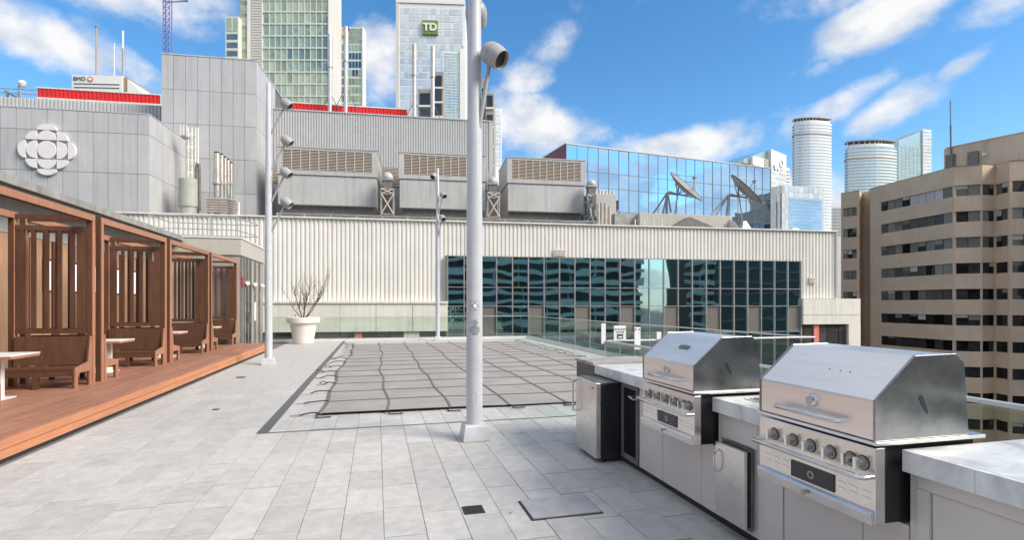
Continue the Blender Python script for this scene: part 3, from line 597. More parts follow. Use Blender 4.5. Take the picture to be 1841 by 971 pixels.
link('hand_hole_rim', wrap(mb.mesh('hand_hole_rim', 'galv'), main, .52, .1004, face - .2), main)

# ================================================================== PLANTER WITH BARE TREE
PP = at(545.5, 616.5, 22.4); ptr = wthing('planter', 'big cream flowerpot with thick rim at the back of the terrace', 'planter', Vector((PP.x, PP.y, 0)))
MB().lathe([(0, .002), (.36, .002), (.39, .012), (.55, .86), (.63, .875), (.66, .89), (.67, 1.08), (.665, 1.11), (.63, 1.12), (.60, 1.10), (.59, 1.02)], (PP.x, PP.y, 0), 40).build('pot', 'planter_white', ptr, True)
MB().lathe([(.595, 1.02), (.3, 1.03), (0, 1.035)], (PP.x, PP.y, 0), 24).build('soil', 'soil', ptr)
tr = wthing('bare_tree', 'small leafless tree with upswept branches growing in the cream pot', 'tree', Vector((PP.x, PP.y, 1.03)))
rt = random.Random(11); tk = MB(); tw = MB()
def branch(mb, p, d, L, r, lev):
    pts = [p]; q = Vector(p); dd = Vector(d).normalized(); n = 5
    for k in range(n):
        dd = (dd + Vector((rt.uniform(-.16, .16), rt.uniform(-.16, .16), rt.uniform(-.02, .14)))).normalized(); q = q + dd * L / n; pts.append(q.copy())
    mb.path(pts, [r * (1 - .55 * k / n) for k in range(n + 1)], 6 if lev < 2 else 3)
    if lev >= 4: return
    for k in range(2, n + 1):
        for _ in range(2 if lev < 2 else 1):
            if rt.random() < .88:
                s = Vector((rt.uniform(-1, 1), rt.uniform(-1, 1), rt.uniform(.1, .9))).normalized(); branch(tw, pts[k], dd * .75 + s * .75, L * rt.uniform(.32, .55), r * .42, lev + 1)
c0 = Vector((PP.x - .02, PP.y, 1.02))
for d, L, r in (((-.30, .05, 1), 1.2, .030), ((.25, -.05, 1), 1.0, .034), ((.95, .0, .8), 1.45, .030), ((-.55, .2, .9), 1.05, .022), ((.10, .15, 1), 1.3, .024), ((.6, .1, .9), 1.3, .022)):
    b0 = c0 + Vector((d[0] * .05, d[1] * .05, 0)); branch(tk, b0, d, L, r, 1)
tk.build('trunk', 'bark', tr, True); tw.build('twigs', 'bark', tr)
sf = wthing('soil_marker', 'tiny dark knob on a stick at the left rim of the flowerpot', 'marker', Vector((PP.x - .45, PP.y - .2, 1.03))); MB().tube((PP.x - .3, PP.y - .2, 1.02), (PP.x - .3, PP.y - .2, 1.2), .008).build('stick', 'bark', sf); MB().lathe([(0, -.03), (.025, -.015), (.025, .015), (0, .03)], (PP.x - .3, PP.y - .2, 1.215), 10).build('knob', 'ink', sf, True)

# ================================================================== GRILL COUNTER
FX, SX, CZ = 2.48, 2.42, .96                                # cabinet front, slab front edge, counter height
ct = wthing('grill_counter', 'long outdoor kitchen counter with grey marble top and steel grey cabinets', 'counter', Vector((2.9, 3, 0)))
for a, b in ((-1.5, 1.985), (2.80, 3.45), (4.25, 5.06)): MB().box(FX + .02, 3.25, a, b, .06, CZ - .105).build('carcass', 'cabinet', ct)
for a, b in ((1.987, 2.798), (3.452, 4.248)): MB().box(FX + .02, 3.25, a, b, .06, .585).build('carcass', 'cabinet', ct)
MB().box(FX + .04, 3.2, -1.5, 5.06, .001, .059).build('base_strip', 'black_enamel', ct)
def tiles(a, b):
    n = max(1, round((b - a) / .33)); w = (b - a) / n
    for k in range(n):
        y0, y1 = a + k * w + .0012, a + (k + 1) * w - .0012
        piece('marble_tile', 'marble', ct, SX + .03, 3.30, y0, y1, CZ - .022, CZ); piece('marble_edge_tile', 'marble', ct, SX, SX + .0285, y0, y1, CZ - .102, CZ - .0005)
    MB().box(SX + .03, 3.28, a, b, CZ - .10, CZ - .024).build('slab_core', 'concrete', ct)
tiles(-1.5, 1.975); tiles(2.79, 3.44); tiles(4.26, 5.64)
for a, b, z0, z1 in ((3.452, 3.66, .07, .584), (3.665, 4.248, .07, .584), (4.255, 4.68, .07, .855), (2.805, 3.03, .07, .855), (3.42, 3.449, .07, .855), (3.035, 3.415, .67, .855), (1.99, 2.235, .07, .584), (2.24, 2.79, .07, .584), (1.945, 1.982, .07, .855), (-1.5, 1.10, .07, .855)):
    piece('front_panel', 'cabinet', ct, FX, FX + .018, a, b, z0, z1)
# door with raised frame beside the near grill
for a, b, z0, z1 in ((1.11, 1.94, .785, .855), (1.885, 1.94, .07, .783), (1.11, 1.16, .07, .783)): piece('door_frame', 'cabinet', ct, FX - .012, FX + .018, a, b, z0, z1)
dp = piece('cabinet_door', 'cabinet', ct, FX + .004, FX + .018, 1.165, 1.88, .075, .778)
# small access door standing proud between the grills
ad = MB().box(2.405, 2.43, 3.07, 3.385, .12, .65).build('access_door', 'steel', ct, bevel=.004)
MB().box(2.431, 2.462, 3.078, 3.378, .128, .642).build('door_liner', 'black_enamel', ct); MB().box(2.463, FX, 3.075, 3.38, .10, .66).build('door_gasket', 'steel_dark', ct)
MB().path([(2.404, 3.345, .60), (2.375, 3.345, .58), (2.365, 3.345, .52), (2.375, 3.345, .46), (2.404, 3.345, .44)], .0075, 8).build('door_pull', 'chrome', ct, True)
# bar sink between the grills
MB().box(2.62, 2.95, 2.86, 3.30, CZ + .0006, CZ + .004).build('sink_shade_plate', 'badge', ct)  # flat dark plate; the shade inside the sink recess is put into its colour
rim = MB()
for a in ((2.60, 2.97, 2.84, 2.858), (2.60, 2.97, 3.302, 3.32), (2.60, 2.618, 2.8585, 3.3015), (2.952, 2.97, 2.8585, 3.3015)): rim.box(*a, CZ + .0006, CZ + .009)
rim.build('sink_rim', 'chrome', ct)
# far end cabinet with dark front
MB().box(SX, 3.3, 5.66, 6.2, .02, .945).build('end_cabinet', 'cooler_glass', ct); MB().box(SX - .012, 3.32, 5.655, 6.22, .947, .985).build('end_cabinet_top', 'slab_concrete', ct, bevel=.004)

# beverage cooler with dark glass door
bc = wthing('beverage_cooler', 'built in drinks cooler with dark glass door between fridge and far grill', 'cooler', Vector((FX, 4.88, .06)))
for a, b, z0, z1 in ((4.69, 5.055, .80, .853), (4.69, 5.055, .072, .125), (4.69, 4.735, .127, .798), (5.01, 5.055, .127, .798)): piece('door_frame', 'steel_dark', bc, FX - .012, FX + .017, a, b, z0, z1)
piece('glass_door', 'cooler_glass', bc, FX - .004, FX + .015, 4.737, 5.008, .129, .796)
MB().path([(FX - .006, 4.79, .735), (FX - .055, 4.79, .735), (FX - .055, 4.72, .72), (FX - .012, 4.715, .72)], .011, 8).build('handle', 'chrome', bc, True)

# free-standing fridge poking out from under the far end
fr = wthing('mini_fridge', 'steel fronted mini fridge with black body under the far end of the counter', 'fridge', Vector((2.5, 5.38, 0)))
MB().box(2.262, 2.95, 5.085, 5.645, .035, .825).build('body', 'black_enamel', fr, bevel=.006)
MB().box(2.25, 2.98, 5.08, 5.65, .827, .842).build('top', 'steel_dark', fr, bevel=.003)
MB().box(2.195, 2.255, 5.082, 5.648, .05, .835).build('door', 'steel', fr, bevel=.008)
MB().path([(2.195, 5.60, .80), (2.14, 5.60, .80), (2.14, 5.60, .46), (2.195, 5.60, .46)], .012, 8).build('handle', 'chrome', fr, True)
MB().box(2.256, 2.2615, 5.09, 5.64, .05, .83).build('gasket', 'black_rubber', fr)
for x in (2.3, 2.85):
    for y in (5.13, 5.6): MB().tube((x, y, .001), (x, y, .036), .02).build('foot', 'black_rubber', fr)
MB().box(2.1935, 2.1948, 5.13, 5.19, .768, .780).build('badge', 'steel_dark', fr)

# grills
def grill(y0, y1, label, plate):
    t = wthing('gas_grill', label, 'grill', Vector((2.55, (y0 + y1) / 2, .6)), 'gas grills built into the counter'); yc = (y0 + y1) / 2
    prof = [(2.28, 1.002), (2.28, 1.195), (2.52, 1.40), (2.78, 1.405), (2.83, 1.36), (2.86, 1.002)]
    hood = MB().prism(prof, y0 + .012, y1 - .012, 'y').build('hood', 'steel_hood', t, bevel=.006)
    sp = [(2.276, 1.001), (2.276, 1.197), (2.518, 1.404), (2.782, 1.409), (2.834, 1.362), (2.864, 1.001)]
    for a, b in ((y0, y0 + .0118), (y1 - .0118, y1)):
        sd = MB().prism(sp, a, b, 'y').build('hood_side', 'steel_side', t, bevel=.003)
    MB().prism([(2.588, 1.118), (2.602, 1.122), (2.585, 1.165), (2.566, 1.205), (2.548, 1.212), (2.538, 1.200), (2.552, 1.172), (2.568, 1.145)], y0 - .0012, y0 - .0003, 'y').build('hood_slot', 'badge', t)
    MB().box(2.272, 2.96, y0 - .012, y1 + .012, .982, .9995).build('base_flange', 'steel', t, bevel=.003)
    MB().box(2.34, 2.92, y0 + .02, y1 - .02, .60, .970).build('firebox', 'black_enamel', t)
    cp = MB().box(2.28, 2.338, y0, y1, .60, .970).build('control_panel', 'steel', t, bevel=.004)
    # handles
    MB().path([(2.281, yc - .215, 1.065), (2.245, yc - .215, 1.065), (2.228, yc - .195, 1.067), (2.226, yc, 1.068), (2.228, yc + .195, 1.067), (2.245, yc + .215, 1.065), (2.281, yc + .215, 1.065)], .0125, 10).build('hood_handle', 'chrome', t, True)
    MB().path([(2.281, y0 + .012, .832), (2.225, y0 + .012, .832), (2.205, y0 + .035, .834), (2.203, yc, .834), (2.205, y1 - .035, .834), (2.225, y1 - .012, .832), (2.281, y1 - .012, .832)], .0125, 10).build('towel_bar', 'chrome', t, True)
    g = MB().lathe([(0, .022), (.028, .022), (.034, .018), (.036, 0), (0, 0)], n=24).xf(Matrix.Translation((2.2795, yc - .02, 1.135)) @ Matrix.Rotation(R_(-90), 4, 'Y')).build('thermometer', 'chrome', t, True)
    MB().lathe([(0, .0235), (.024, .0235), (.024, .0222)], n=24).xf(Matrix.Translation((2.2795, yc - .02, 1.135)) @ Matrix.Rotation(R_(-90), 4, 'Y')).build('dial', 'win_pale', g)
    for dy in (.27, .125, 0, -.13, -.25, -.318):
        Mx = Matrix.Translation((2.2795, yc - .005 + dy, .885)) @ Matrix.Rotation(R_(-90), 4, 'Y')
        k = MB().lathe([(.032, 0), (.032, .004), (.022, .006), (.022, .03), (.019, .036), (0, .036)], n=20).xf(Mx).build('knob', 'knob', t, True)
        MB().box(2.226, 2.245, yc - .005 + dy - .008, yc - .005 + dy + .008, .856, .914).build('grip', 'chrome', k)
        MB().lathe([(.037, .0008), (.0325, .0012)], n=20).xf(Mx).build('bezel_ring', 'ink', k)
    # lower band: badge, vents, drip tray
    bd = MB().box(2.272, 2.2795, yc - .16, yc + .13, .682, .772).build('badge', 'badge', t, bevel=.002)
    MB().lathe([(.022, 0), (.017, .003), (.012, 0)], n=16).xf(Matrix.Translation((2.2718, yc - .01, .727)) @ Matrix.Rotation(R_(-90), 4, 'Y')).build('emblem', 'galv', bd)
    for q in (-.34, -.27, -.20, .18, .25, .32):
        for z in (.715, .745): piece('vent_louver', 'chrome', t, 2.2745, 2.2798, yc + q - .022, yc + q + .022, z, z + .008)
    MB().prism([(2.28, .600), (2.262, .602), (2.255, .655), (2.262, .665), (2.28, .667)], y0 + .005, y1 - .005, 'y').build('drip_tray', 'steel', t, bevel=.002)
    MB().lathe([(0, .022), (.013, .02), (.013, .012), (.006, .01), (.006, 0)], n=14).xf(Matrix.Translation((2.257, yc + .005, .632)) @ Matrix.Rotation(R_(-90), 4, 'Y')).build('tray_knob', 'knob', t, True)
    # slope normal for the name plate
    nx_, nz_ = -.2050, .24; ln = math.hypot(nx_, nz_); nx_, nz_ = nx_ / ln, nz_ / ln; mx_, mz_ = 2.40, 1.2975; ux, uz = .24 / ln, .205 / ln
    if plate:
        pts = [(-.075, -.010), (-.06, -.018), (.055, -.018), (.075, -.008), (.072, .012), (.02, .02), (-.05, .018), (-.076, .008)]
        mb = MB(); vs2 = []
        for h in (.0003, .005):
            for (a, b) in pts: vs2.append((mx_ + .01 + ux * b * 1.1 + nx_ * h, yc - .06 - a, mz_ + .0085 + uz * b * 1.1 + nz_ * h))
        n = len(pts); mb.add(vs2, [tuple(range(n)), tuple(range(n, 2 * n))] + [(i, (i + 1) % n, n + (i + 1) % n, n + i) for i in range(n)]).build('name_plate', 'steel_dark', t)
    else:
        for a in (-.08, -.02, .05): MB().lathe([(0, .001), (.0035, .001), (.0035, 0)], n=10).xf(Matrix.Translation((mx_ + nx_ * .001, yc - .06 + a, mz_ + nz_ * .001)) @ Vector((nx_, 0, nz_)).to_track_quat('Z', 'Y').to_matrix().to_4x4()).build('screw_hole', 'ink', t)
    return t
grill(1.99, 2.77, 'steel gas grill nearest the camera, no name plate on its hood', False)
grill(3.46, 4.24, 'steel gas grill farther away with dark name plate on its hood', True)

# ================================================================== BROADCAST BUILDING (own axes, turned 4.7 degrees)
OB, AB = (-1.11, 30.2), R_(-4.7)
def bw(s, t, z=0.0): return Vector((OB[0] + s * math.cos(AB) - t * math.sin(AB), OB[1] + s * math.sin(AB) + t * math.cos(AB), z))
def bp(px, t):                                              # where the sight column px meets the plane t
    o = bw(0, t); d = dir2(px); e = (math.cos(AB), math.sin(AB)); det = -e[0] * d[1] + e[1] * d[0]
    s = (o.x * d[1] - o.y * d[0]) / det; q = bw(s, t); return s, q.x * FW[0] + q.y * FW[1]
def bs(px, t): return bp(px, t)[0]
def bz(px, py, t): return CAM_H + (HORIZ - py) / FPX * bp(px, t)[1]
def bthing(name, label, cat, s, t, z, group=None): return thing(name, label, cat, bw(s, t, z), AB, group, (s, t, z))
def corrugated(s0, s1, z0, z1, t, pitch, depth, flat=.55):
    """a vertical-rib sheet facing the camera"""
    mb = MB(); n = max(1, int(round((s1 - s0) / pitch))); w = (s1 - s0) / n; pts = []
    for k in range(n):
        a = s0 + k * w; pts += [(a, t), (a + w * (1 - flat) / 2, t), (a + w * (1 - flat) / 2 + w * .10, t - depth), (a + w * (1 - flat) / 2 + w * flat, t - depth), (a + w * (1 - flat) / 2 + w * (flat + .10), t)]
    pts.append((s1, t)); o = len(mb.v)
    for (a, b) in pts: mb.v += [(a, b, z0), (a, b, z1)]
    for k in range(len(pts) - 1): mb.f.append((o + 2 * k, o + 2 * k + 2, o + 2 * k + 3, o + 2 * k + 1))
    return mb

# ---- low cream wing with the long curtain wall
cw = bthing('cream_building', 'long low cream building with ribbed metal cladding and a dark curtain wall', 'building', 12, .5, GZ)
ZT, ZL, ZC = 6.36, 1.84, 4.44
SL, SC0, SC1, SR, SE = -14.0, bs(805, 0), bs(1442, 0), bs(1507, 0), bs(1545, 0)
MB().box(SL, SR, .35, 22, GZ, ZT - .25).build('body', 'concrete', cw); MB().box(SL, SR, .36, 22, ZT - .249, ZT - .20).build('roof', 'roof_gravel', cw)
for a, b, z0, z1 in ((SL, SC0, ZL, ZT), (SC0, SC1, ZC, ZT), (SC1, SR, ZL + .22, ZT)):
    corrugated(a + .002, b - .002, z0, z1, .30, .236, .065).build('ribbed_cladding', 'rib_cream', cw)
MB().box(SL, SR + .05, .12, .36, ZT + .002, ZT + .08).build('coping', 'cream_panel', cw, bevel=.01)
MB().box(SR - .02, SR + .06, .16, 6, ZL, ZT).build('corner_trim', 'cream_panel', cw)
for k in range(34): piece('trim_bolt', 'ink', cw, SR - .0, SR + .035, .135, .158, ZL + .3 + k * .125, ZL + .35 + k * .125)
MB().box(SL, SC0 - .005, -.16, .34, ZL - .14, ZL - .002).build('ledge', 'cream_panel', cw, bevel=.01)
a = SL; edges = [SL] + [bs(p, -.1) for p in (350, 415, 482, 546, 611, 676, 742)] + [SC0 - .01]
for a, b in zip(edges[:-1], edges[1:]): piece('cream_panel', 'cream_panel', cw, a + .012, b - .012, -.10, .30, .17, ZL - .15)
for p0, p1 in ((497, 522), (523, 548), (567, 610), (612, 637), (654, 676), (678, 700), (702, 724), (756, 772), (774, 803)):
    piece('low_window', 'low_win', cw, bs(p0, .1), bs(p1, .1) - .03, .1, .14, -.6, .15)
piece('red_pier', 'coral', cw, bs(637.5, .04), bs(650.5, .04), .04, .3, -1.0, .165); piece('cream_pier', 'cream_panel', cw, bs(726, .04), bs(754, .04), .04, .3, -1.0, .165)
MB().box(SL, SC0, .16, .345, -3, .168).build('recess_wall', 'steel_dark', cw); MB().box(SL, SC0, -.12, .159, -3, -.62).build('lower_wall', 'cream_panel', cw)
# right-hand ledge and bay
for a, b, z0, z1 in ((SC1 + .02, bs(1492, -.1), 1.0, ZL + .2), (bs(1492, -.1) + .02, SE - .01, 1.0, ZL + .2), (SC1 + .02, SE - .01, .40, .98)): piece('cream_panel', 'cream_panel', cw, a, b, -.10, .30, z0, z1)
MB().box(bs(1526, -.1), SE, -.10, 1.0, GZ, .399).build('end_pier', 'cream_panel', cw); MB().box(SC1, SE - .02, .16, .9, -3, .395).build('recess_wall', 'steel_dark', cw)
MB().box(SR + .061, SE - .012, .302, 6, GZ, ZL + .19).build('end_block', 'cream_panel', cw)
for p0, p1 in ((1446, 1463), (1473, 1486), (1487.5, 1507), (1508.5, 1524)):
    for z0, z1 in ((-.05, .36), (-1.5, -.09)): piece('low_window', 'low_win', cw, bs(p0, .1), bs(p1, .1), .1, .14, z0, z1)
piece('red_pier', 'coral', cw, bs(1463.5, .04), bs(1472.5, .04), .04, .3, -1.5, .395)
# curtain wall: 24 bays, four rows
MB().box(SC0, SC1, .20, .34, -4, ZC).build('curtain_back', 'dark_void', cw)
nb_ = 24; bwid = (SC1 - SC0) / nb_; rows = [(2.67, ZC - .04), (1.585, 2.63), (-.03, 1.545), (-2.2, -.07)]
for k in range(nb_):
    for r, (z0, z1) in enumerate(rows):
        sp = r == 2 and k % 3 == 2
        piece('spandrel_panel' if sp else 'glass_pane', 'spandrel' if sp else 'cw_glass', cw, SC0 + k * bwid + .03, SC0 + (k + 1) * bwid - .03, .135, .16, z0, z1)
for k in range(nb_ + 1): piece('mullion', 'galv', cw, SC0 + k * bwid - .028, SC0 + k * bwid + .028, .06, .134, -4, ZC)
for z in (2.65, 1.565, -.05, ZC - .015): piece('transom', 'galv', cw, SC0, SC1, .075, .133, z - .022, z + .018)
MB().box(SC0 - .12, SC0 - .03, -.05, .30, -4, ZC).build('side_jamb', 'steel_dark', cw)
for px, w, z0 in ((1007, .75, ZC + .06), (1462, .42, 3.0)):
    v = MB().box(bs(px, .1) - w / 2, bs(px, .1) + w / 2, .14, .20, z0, z0 + .42).build('wall_vent', 'cream_panel', cw)
    for k in range(4): MB().box(bs(px, .1) - w / 2 + .04, bs(px, .1) + w / 2 - .04, .115, .139, z0 + .05 + k * .09, z0 + .085 + k * .09).build('vent_slat', 'louver', v)

# ---- panelled grey wing with the emblem
PWD, PH = .80, 2.36
def panels(parent, s0, s1, z_lines, t, mat='panel_grey', axis='s', at_s=None, name='metal_panel'):
    n = max(1, round((s1 - s0) / PWD)); w = (s1 - s0) / n
    for a, b in zip(z_lines[:-1], z_lines[1:]):
        for k in range(n):
            x0, x1 = s0 + k * w + .012, s0 + (k + 1) * w - .012
            if axis == 's': piece(name, mat, parent, x0, x1, t, t + .05, a + .012, b - .012)
            else: piece(name, mat, parent, at_s - .05, at_s, x0, x1, a + .012, b - .012)
ZLN = [4.75, 7.12, 9.50, 11.88]
wg = bthing('emblem_wing', 'grey metal panelled wing behind the booths carrying a round white emblem', 'building', -18, 8, GZ)
W0, W1, TW = -26.0, -12.62, 5.0
MB().box(W0, W1 - .055, TW + .055, 20, GZ, 13.05).build('body', 'seam', wg)
panels(wg, W0, W1 - .62, ZLN + [13.1], TW); 
# chamfered corner and receding side
for a, b in zip(ZLN, ZLN[1:] + [13.1]): piece('metal_panel', 'panel_grey', wg, W1 - .61, W1, TW, TW + .05, a + .012, b - .012)
panels(wg, TW + .06, 10.0, ZLN + [13.1], 0, axis='t', at_s=W1)
MB().box(W0, W1 + .02, TW - .02, 10, 13.102, 13.16).build('coping', 'rib_grey', wg)
corrugated(W0, -12.2, 12.0, bz(150, 182, 12), 12.0, .24, .06).build('roof_screen', 'rib_grey', wg); MB().box(W0, -12.2, 12.05, 12.3, 11, bz(150, 182, 12) - .01).build('screen_back', 'rib_grey', wg)
# emblem: a disc ringed by cut discs
EC = (bs(85, TW - .1), bz(85, 270, TW)); k_ = bp(85, TW)[1] / FPX
em = bthing('wall_emblem', 'round white emblem of cut discs mounted on the grey metal wing', 'emblem', EC[0], TW, EC[1])
def disc_clip(cx, cz, r, xlo, xhi, zlo, zhi, nm='emblem_piece', rx=None, kx=.84):
    pts = []; rx = rx or r
    for k in range(48):
        a = 2 * math.pi * k / 48; x = min(max(cx + rx * math.cos(a), xlo), xhi); z = min(max(cz + r * math.sin(a), zlo), zhi)
        if not pts or (abs(pts[-1][0] - x) + abs(pts[-1][1] - z)) > 1e-4: pts.append((x, z))
    if (abs(pts[-1][0] - pts[0][0]) + abs(pts[-1][1] - pts[0][1])) < 1e-4: pts.pop()
    MB().prism([(EC[0] + x * kx, EC[1] + z) for x, z in pts], TW - .16, TW - .01, 'y').build(nm, 'logo_white', em, bevel=.02)
q = k_; r0x, r0z, g = 18.0 * q, 16.2 * q, 1.1 * q; B = 99
disc_clip(0, 0, r0z, -B, B, -B, B, rx=r0x)
r1 = 16.5 * q
disc_clip(0, 17.5 * q, 17.5 * q, -18 * q, 18 * q, 17.5 * q, B, rx=18 * q); disc_clip(0, 34 * q, 12 * q, -18 * q, 18 * q, 35.5 * q, B, rx=20 * q)
disc_clip(0, -17.5 * q, 16.5 * q, -18 * q, 18 * q, -B, -17.5 * q, rx=18 * q); disc_clip(0, -33 * q, 13 * q, -18 * q, 18 * q, -B, -35 * q, rx=20 * q)
for s in (-1, 1):
    lo, hi = ((19 * q, B) if s > 0 else (-B, -19 * q))
    disc_clip(s * 19 * q, 0, r0z, lo, hi, -B, B, rx=20 * q); lo2, hi2 = ((40 * q, B) if s > 0 else (-B, -40 * q)); disc_clip(s * 40 * q, 0, r0z * .98, lo2, hi2, -B, B, rx=14.5 * q)
    disc_clip(s * 19 * q, 17.5 * q, 16 * q, lo, hi, 17.5 * q, B, rx=21 * q); disc_clip(s * 19 * q, -17.5 * q, 16 * q, lo, hi, -B, -17.5 * q, rx=21 * q)

# ---- tall panelled stair tower
tw_ = bthing('stair_tower', 'tall windowless grey metal panelled tower behind the pipes', 'tower', -11, 12, GZ)
T0, T1, TT = bs(290, 10), bs(461, 10), 10.0
MB().box(T0 + .055, T1 - .055, TT + .055, 24, GZ, 18.95).build('body', 'seam', tw_)
panels(tw_, T0, T1, [7.12, 9.50, 11.88, 14.24, 16.60, 18.98], TT)
for a, b in zip([7.12, 9.5, 11.88, 14.24, 16.6], [9.5, 11.88, 14.24, 16.6, 18.98]):
    for k in range(6): piece('metal_panel', 'panel_grey', tw_, T1 - .05, T1, TT + .06 + k * .8 + .012, TT + .06 + (k + 1) * .8 - .012, a + .012, b - .012)
MB().box(T0 - .03, T1 + .03, TT - .03, 24, 18.982, 19.06).build('coping', 'panel_grey', tw_)

# ---- ribbed penthouse with louvred band
TP = 14.2; pz = bz(600, 203, TP) + .05
ph = bthing('ribbed_penthouse', 'long light grey ribbed rooftop penthouse behind the cooling units', 'penthouse', 1, 18, 6.2)
S0, S1 = T1 + .01, bs(886, TP)
MB().box(S0, S1, TP + .12, 22, 6.2, pz - .05).build('body', 'rib_grey', ph)
corrugated(S0, S1, 12.9, pz, TP + .1, .20, .05).build('ribbed_cladding', 'rib_grey', ph); MB().box(S0, S1 + .05, TP, TP + .3, pz + .002, pz + .09).build('coping', 'panel_grey', ph)
corrugated(S0, S1, 8.0, 11.3, TP + .1, .20, .05).build('ribbed_cladding', 'rib_grey', ph); MB().box(S1 - .3, S1 + .02, TP + .02, TP + .11, 8, pz).build('corner_trim', 'panel_grey', ph)
MB().box(S0, S1 - .31, TP + .095, TP + .118, 11.3, 12.9).build('louver_back', 'steel_dark', ph)
for k in range(14): piece('louver_blade', 'louver', ph, S0, S1 - .32, TP - .02, TP + .09, 11.33 + k * .112, 11.385 + k * .112)
for s in [S0 + 1.5 + 3.1 * k for k in range(6)]: piece('louver_post', 'panel_grey', ph, s - .08, s + .08, TP - .05, TP - .022, 11.25, 12.95)
# red rooftop screens
def red_screen(p0, p1, t, y0a, y1a, label):
    a, b = bs(p0, t), bs(p1, t); zb, zt = bz((p0 + p1) / 2, y1a, t), bz((p0 + p1) / 2, y0a, t)
    o = bthing('red_screen', label, 'screen', (a + b) / 2, t, zb - 1, 'red rooftop screens'); corrugated(a, b, zb - 1, zt, t, .30, .06).build('ribbed_sheet', 'red_metal', o); MB().box(a, b, t + .001, t + .25, zb - 1, zt - .01).build('backing', 'red_metal', o)
    MB().box(a - .05, b + .05, t - .08, t + .25, zt + .002, zt + .10).build('coping', 'cream_panel', o); MB().box(a, b, t - .14, t - .065, zb - .02, zb + .12).build('bottom_rail', 'cream_panel', o); MB().box(b + .001, b + .12, t - .08, t + .2, zb - 1, zt).build('end_post', 'cream_panel', o); return o
red_screen(68, 289, 18, 165, 184, 'bright red ribbed rooftop screen left of the panelled tower'); red_screen(478, 732, 17.5, 190, 208, 'bright red ribbed rooftop screen right of the panelled tower')
for px, top, l in ((593, 62, 'leftmost steel flue mast above the red screen'), (621.5, 48, 'second steel flue mast from the left, the tallest'), (745, 80, 'third steel flue mast, right of the red screen'), (778, 84, 'rightmost steel flue mast beside the dark windows')):
    t = 16.6; s = bs(px, t); z1 = bz(px, top, t); r = 3.6 * bp(px, t)[1] / FPX; o = bthing('flue_mast', l, 'mast', s, t, 14, 'steel flue masts on the roof'); zk = z1 - (z1 - 14) * .26
    MB().tube((s, t, 14), (s, t, zk), r, 12).build('shaft', 'steel_pipe', o, True); MB().tube((s, t, zk + .001), (s, t, z1), r * 1.18, 12).build('cowl', 'steel_pipe', o, True); MB().tube((s, t, zk - .08), (s, t, zk + .06), r * 1.35, 12).build('collar', 'galv', o, True)
    for dx in (-1.3, 1.3): MB().tube((s, t, zk - 2.2), (s + dx, t + .6, zk - 4.6), .03, 5).build('guy_wire', 'steel_dark', o)

# ---- cooling units
def cooling_unit(p0, p1, label):
    t0, t1 = 9.0, 13.4; a, b = bs(p0, t0), bs(p1, t0); o = bthing('cooling_unit', label, 'cooling unit', (a + b) / 2, 11, 6.16, 'rooftop cooling units')
    zb, zm, zt = 8.68, 10.80, 12.68
    MB().box(a + .06, b - .06, t0 + .05, t1, zb, zm - .03).build('lower_casing', 'unit_grey', o, bevel=.015)
    n = 4; w = (b - a - .12) / n
    for k in range(n): piece('casing_panel', 'unit_grey', o, a + .06 + k * w + .004, a + .06 + (k + 1) * w - .004, t0 + .03, t0 + .049, zb + .02, zm - .05)
    MB().box(a, b, t0 + .12, t1 + .05, zm, zt).build('upper_casing', 'unit_grey', o)
    for x0, x1, z0, z1 in ((a, b, zm, zm + .30), (a, b, zt - .16, zt), (a, a + .32, zm + .301, zt - .161), (b - .32, b, zm + .301, zt - .161)): piece('face_frame', 'unit_grey', o, x0, x1, t0, t0 + .118, z0, z1)
    MB().box(a - .04, b + .04, t0 - .04, t1 + .08, zt + .002, zt + .07).build('top_rim', 'unit_grey', o); MB().box(a - .02, b + .02, t0 - .03, t0 + .03, zm - .029, zm - .001).build('drip_lip', 'steel_dark', o)
    x0, x1, z0, z1 = a + .34, b - .34, zm + .32, zt - .18
    MB().box(x0 - .018, x1 + .018, t0 + .10, t0 + .119, z0 - .015, z1 + .015).build('louver_back', 'dark_void', o); nl = 13; p = (z1 - z0) / nl; nv_ = 10
    for k in range(nl): piece('louver_blade', 'louver', o, x0, x1, t0 + .02, t0 + .09, z0 + k * p + .02, z0 + k * p + p * .58)
    for k in range(nv_ + 1): x = x0 + (x1 - x0) * k / nv_; piece('louver_stile', 'louver', o, x - .03, x + .03, t0 + .0, t0 + .019, z0, z1)
    for s in (a + 1.3, b - 1.3, (a + b) / 2):
        for t in (t0 + .6, t1 - .6): piece('support_leg', 'galv', o, s - .12, s + .12, t - .12, t + .12, 6.165, zb - .002)
    MB().box(a + .2, b - .2, t0 + .4, t0 + .6, zb - .5, zb - .003).build('base_beam', 'steel_dark', o)
    return a, b
cooling_unit(498, 678, 'leftmost rooftop cooling unit with louvred top'); cooling_unit(717, 874, 'middle rooftop cooling unit with louvred top'); cooling_unit(912, 1052, 'rightmost rooftop cooling unit with louvred top')
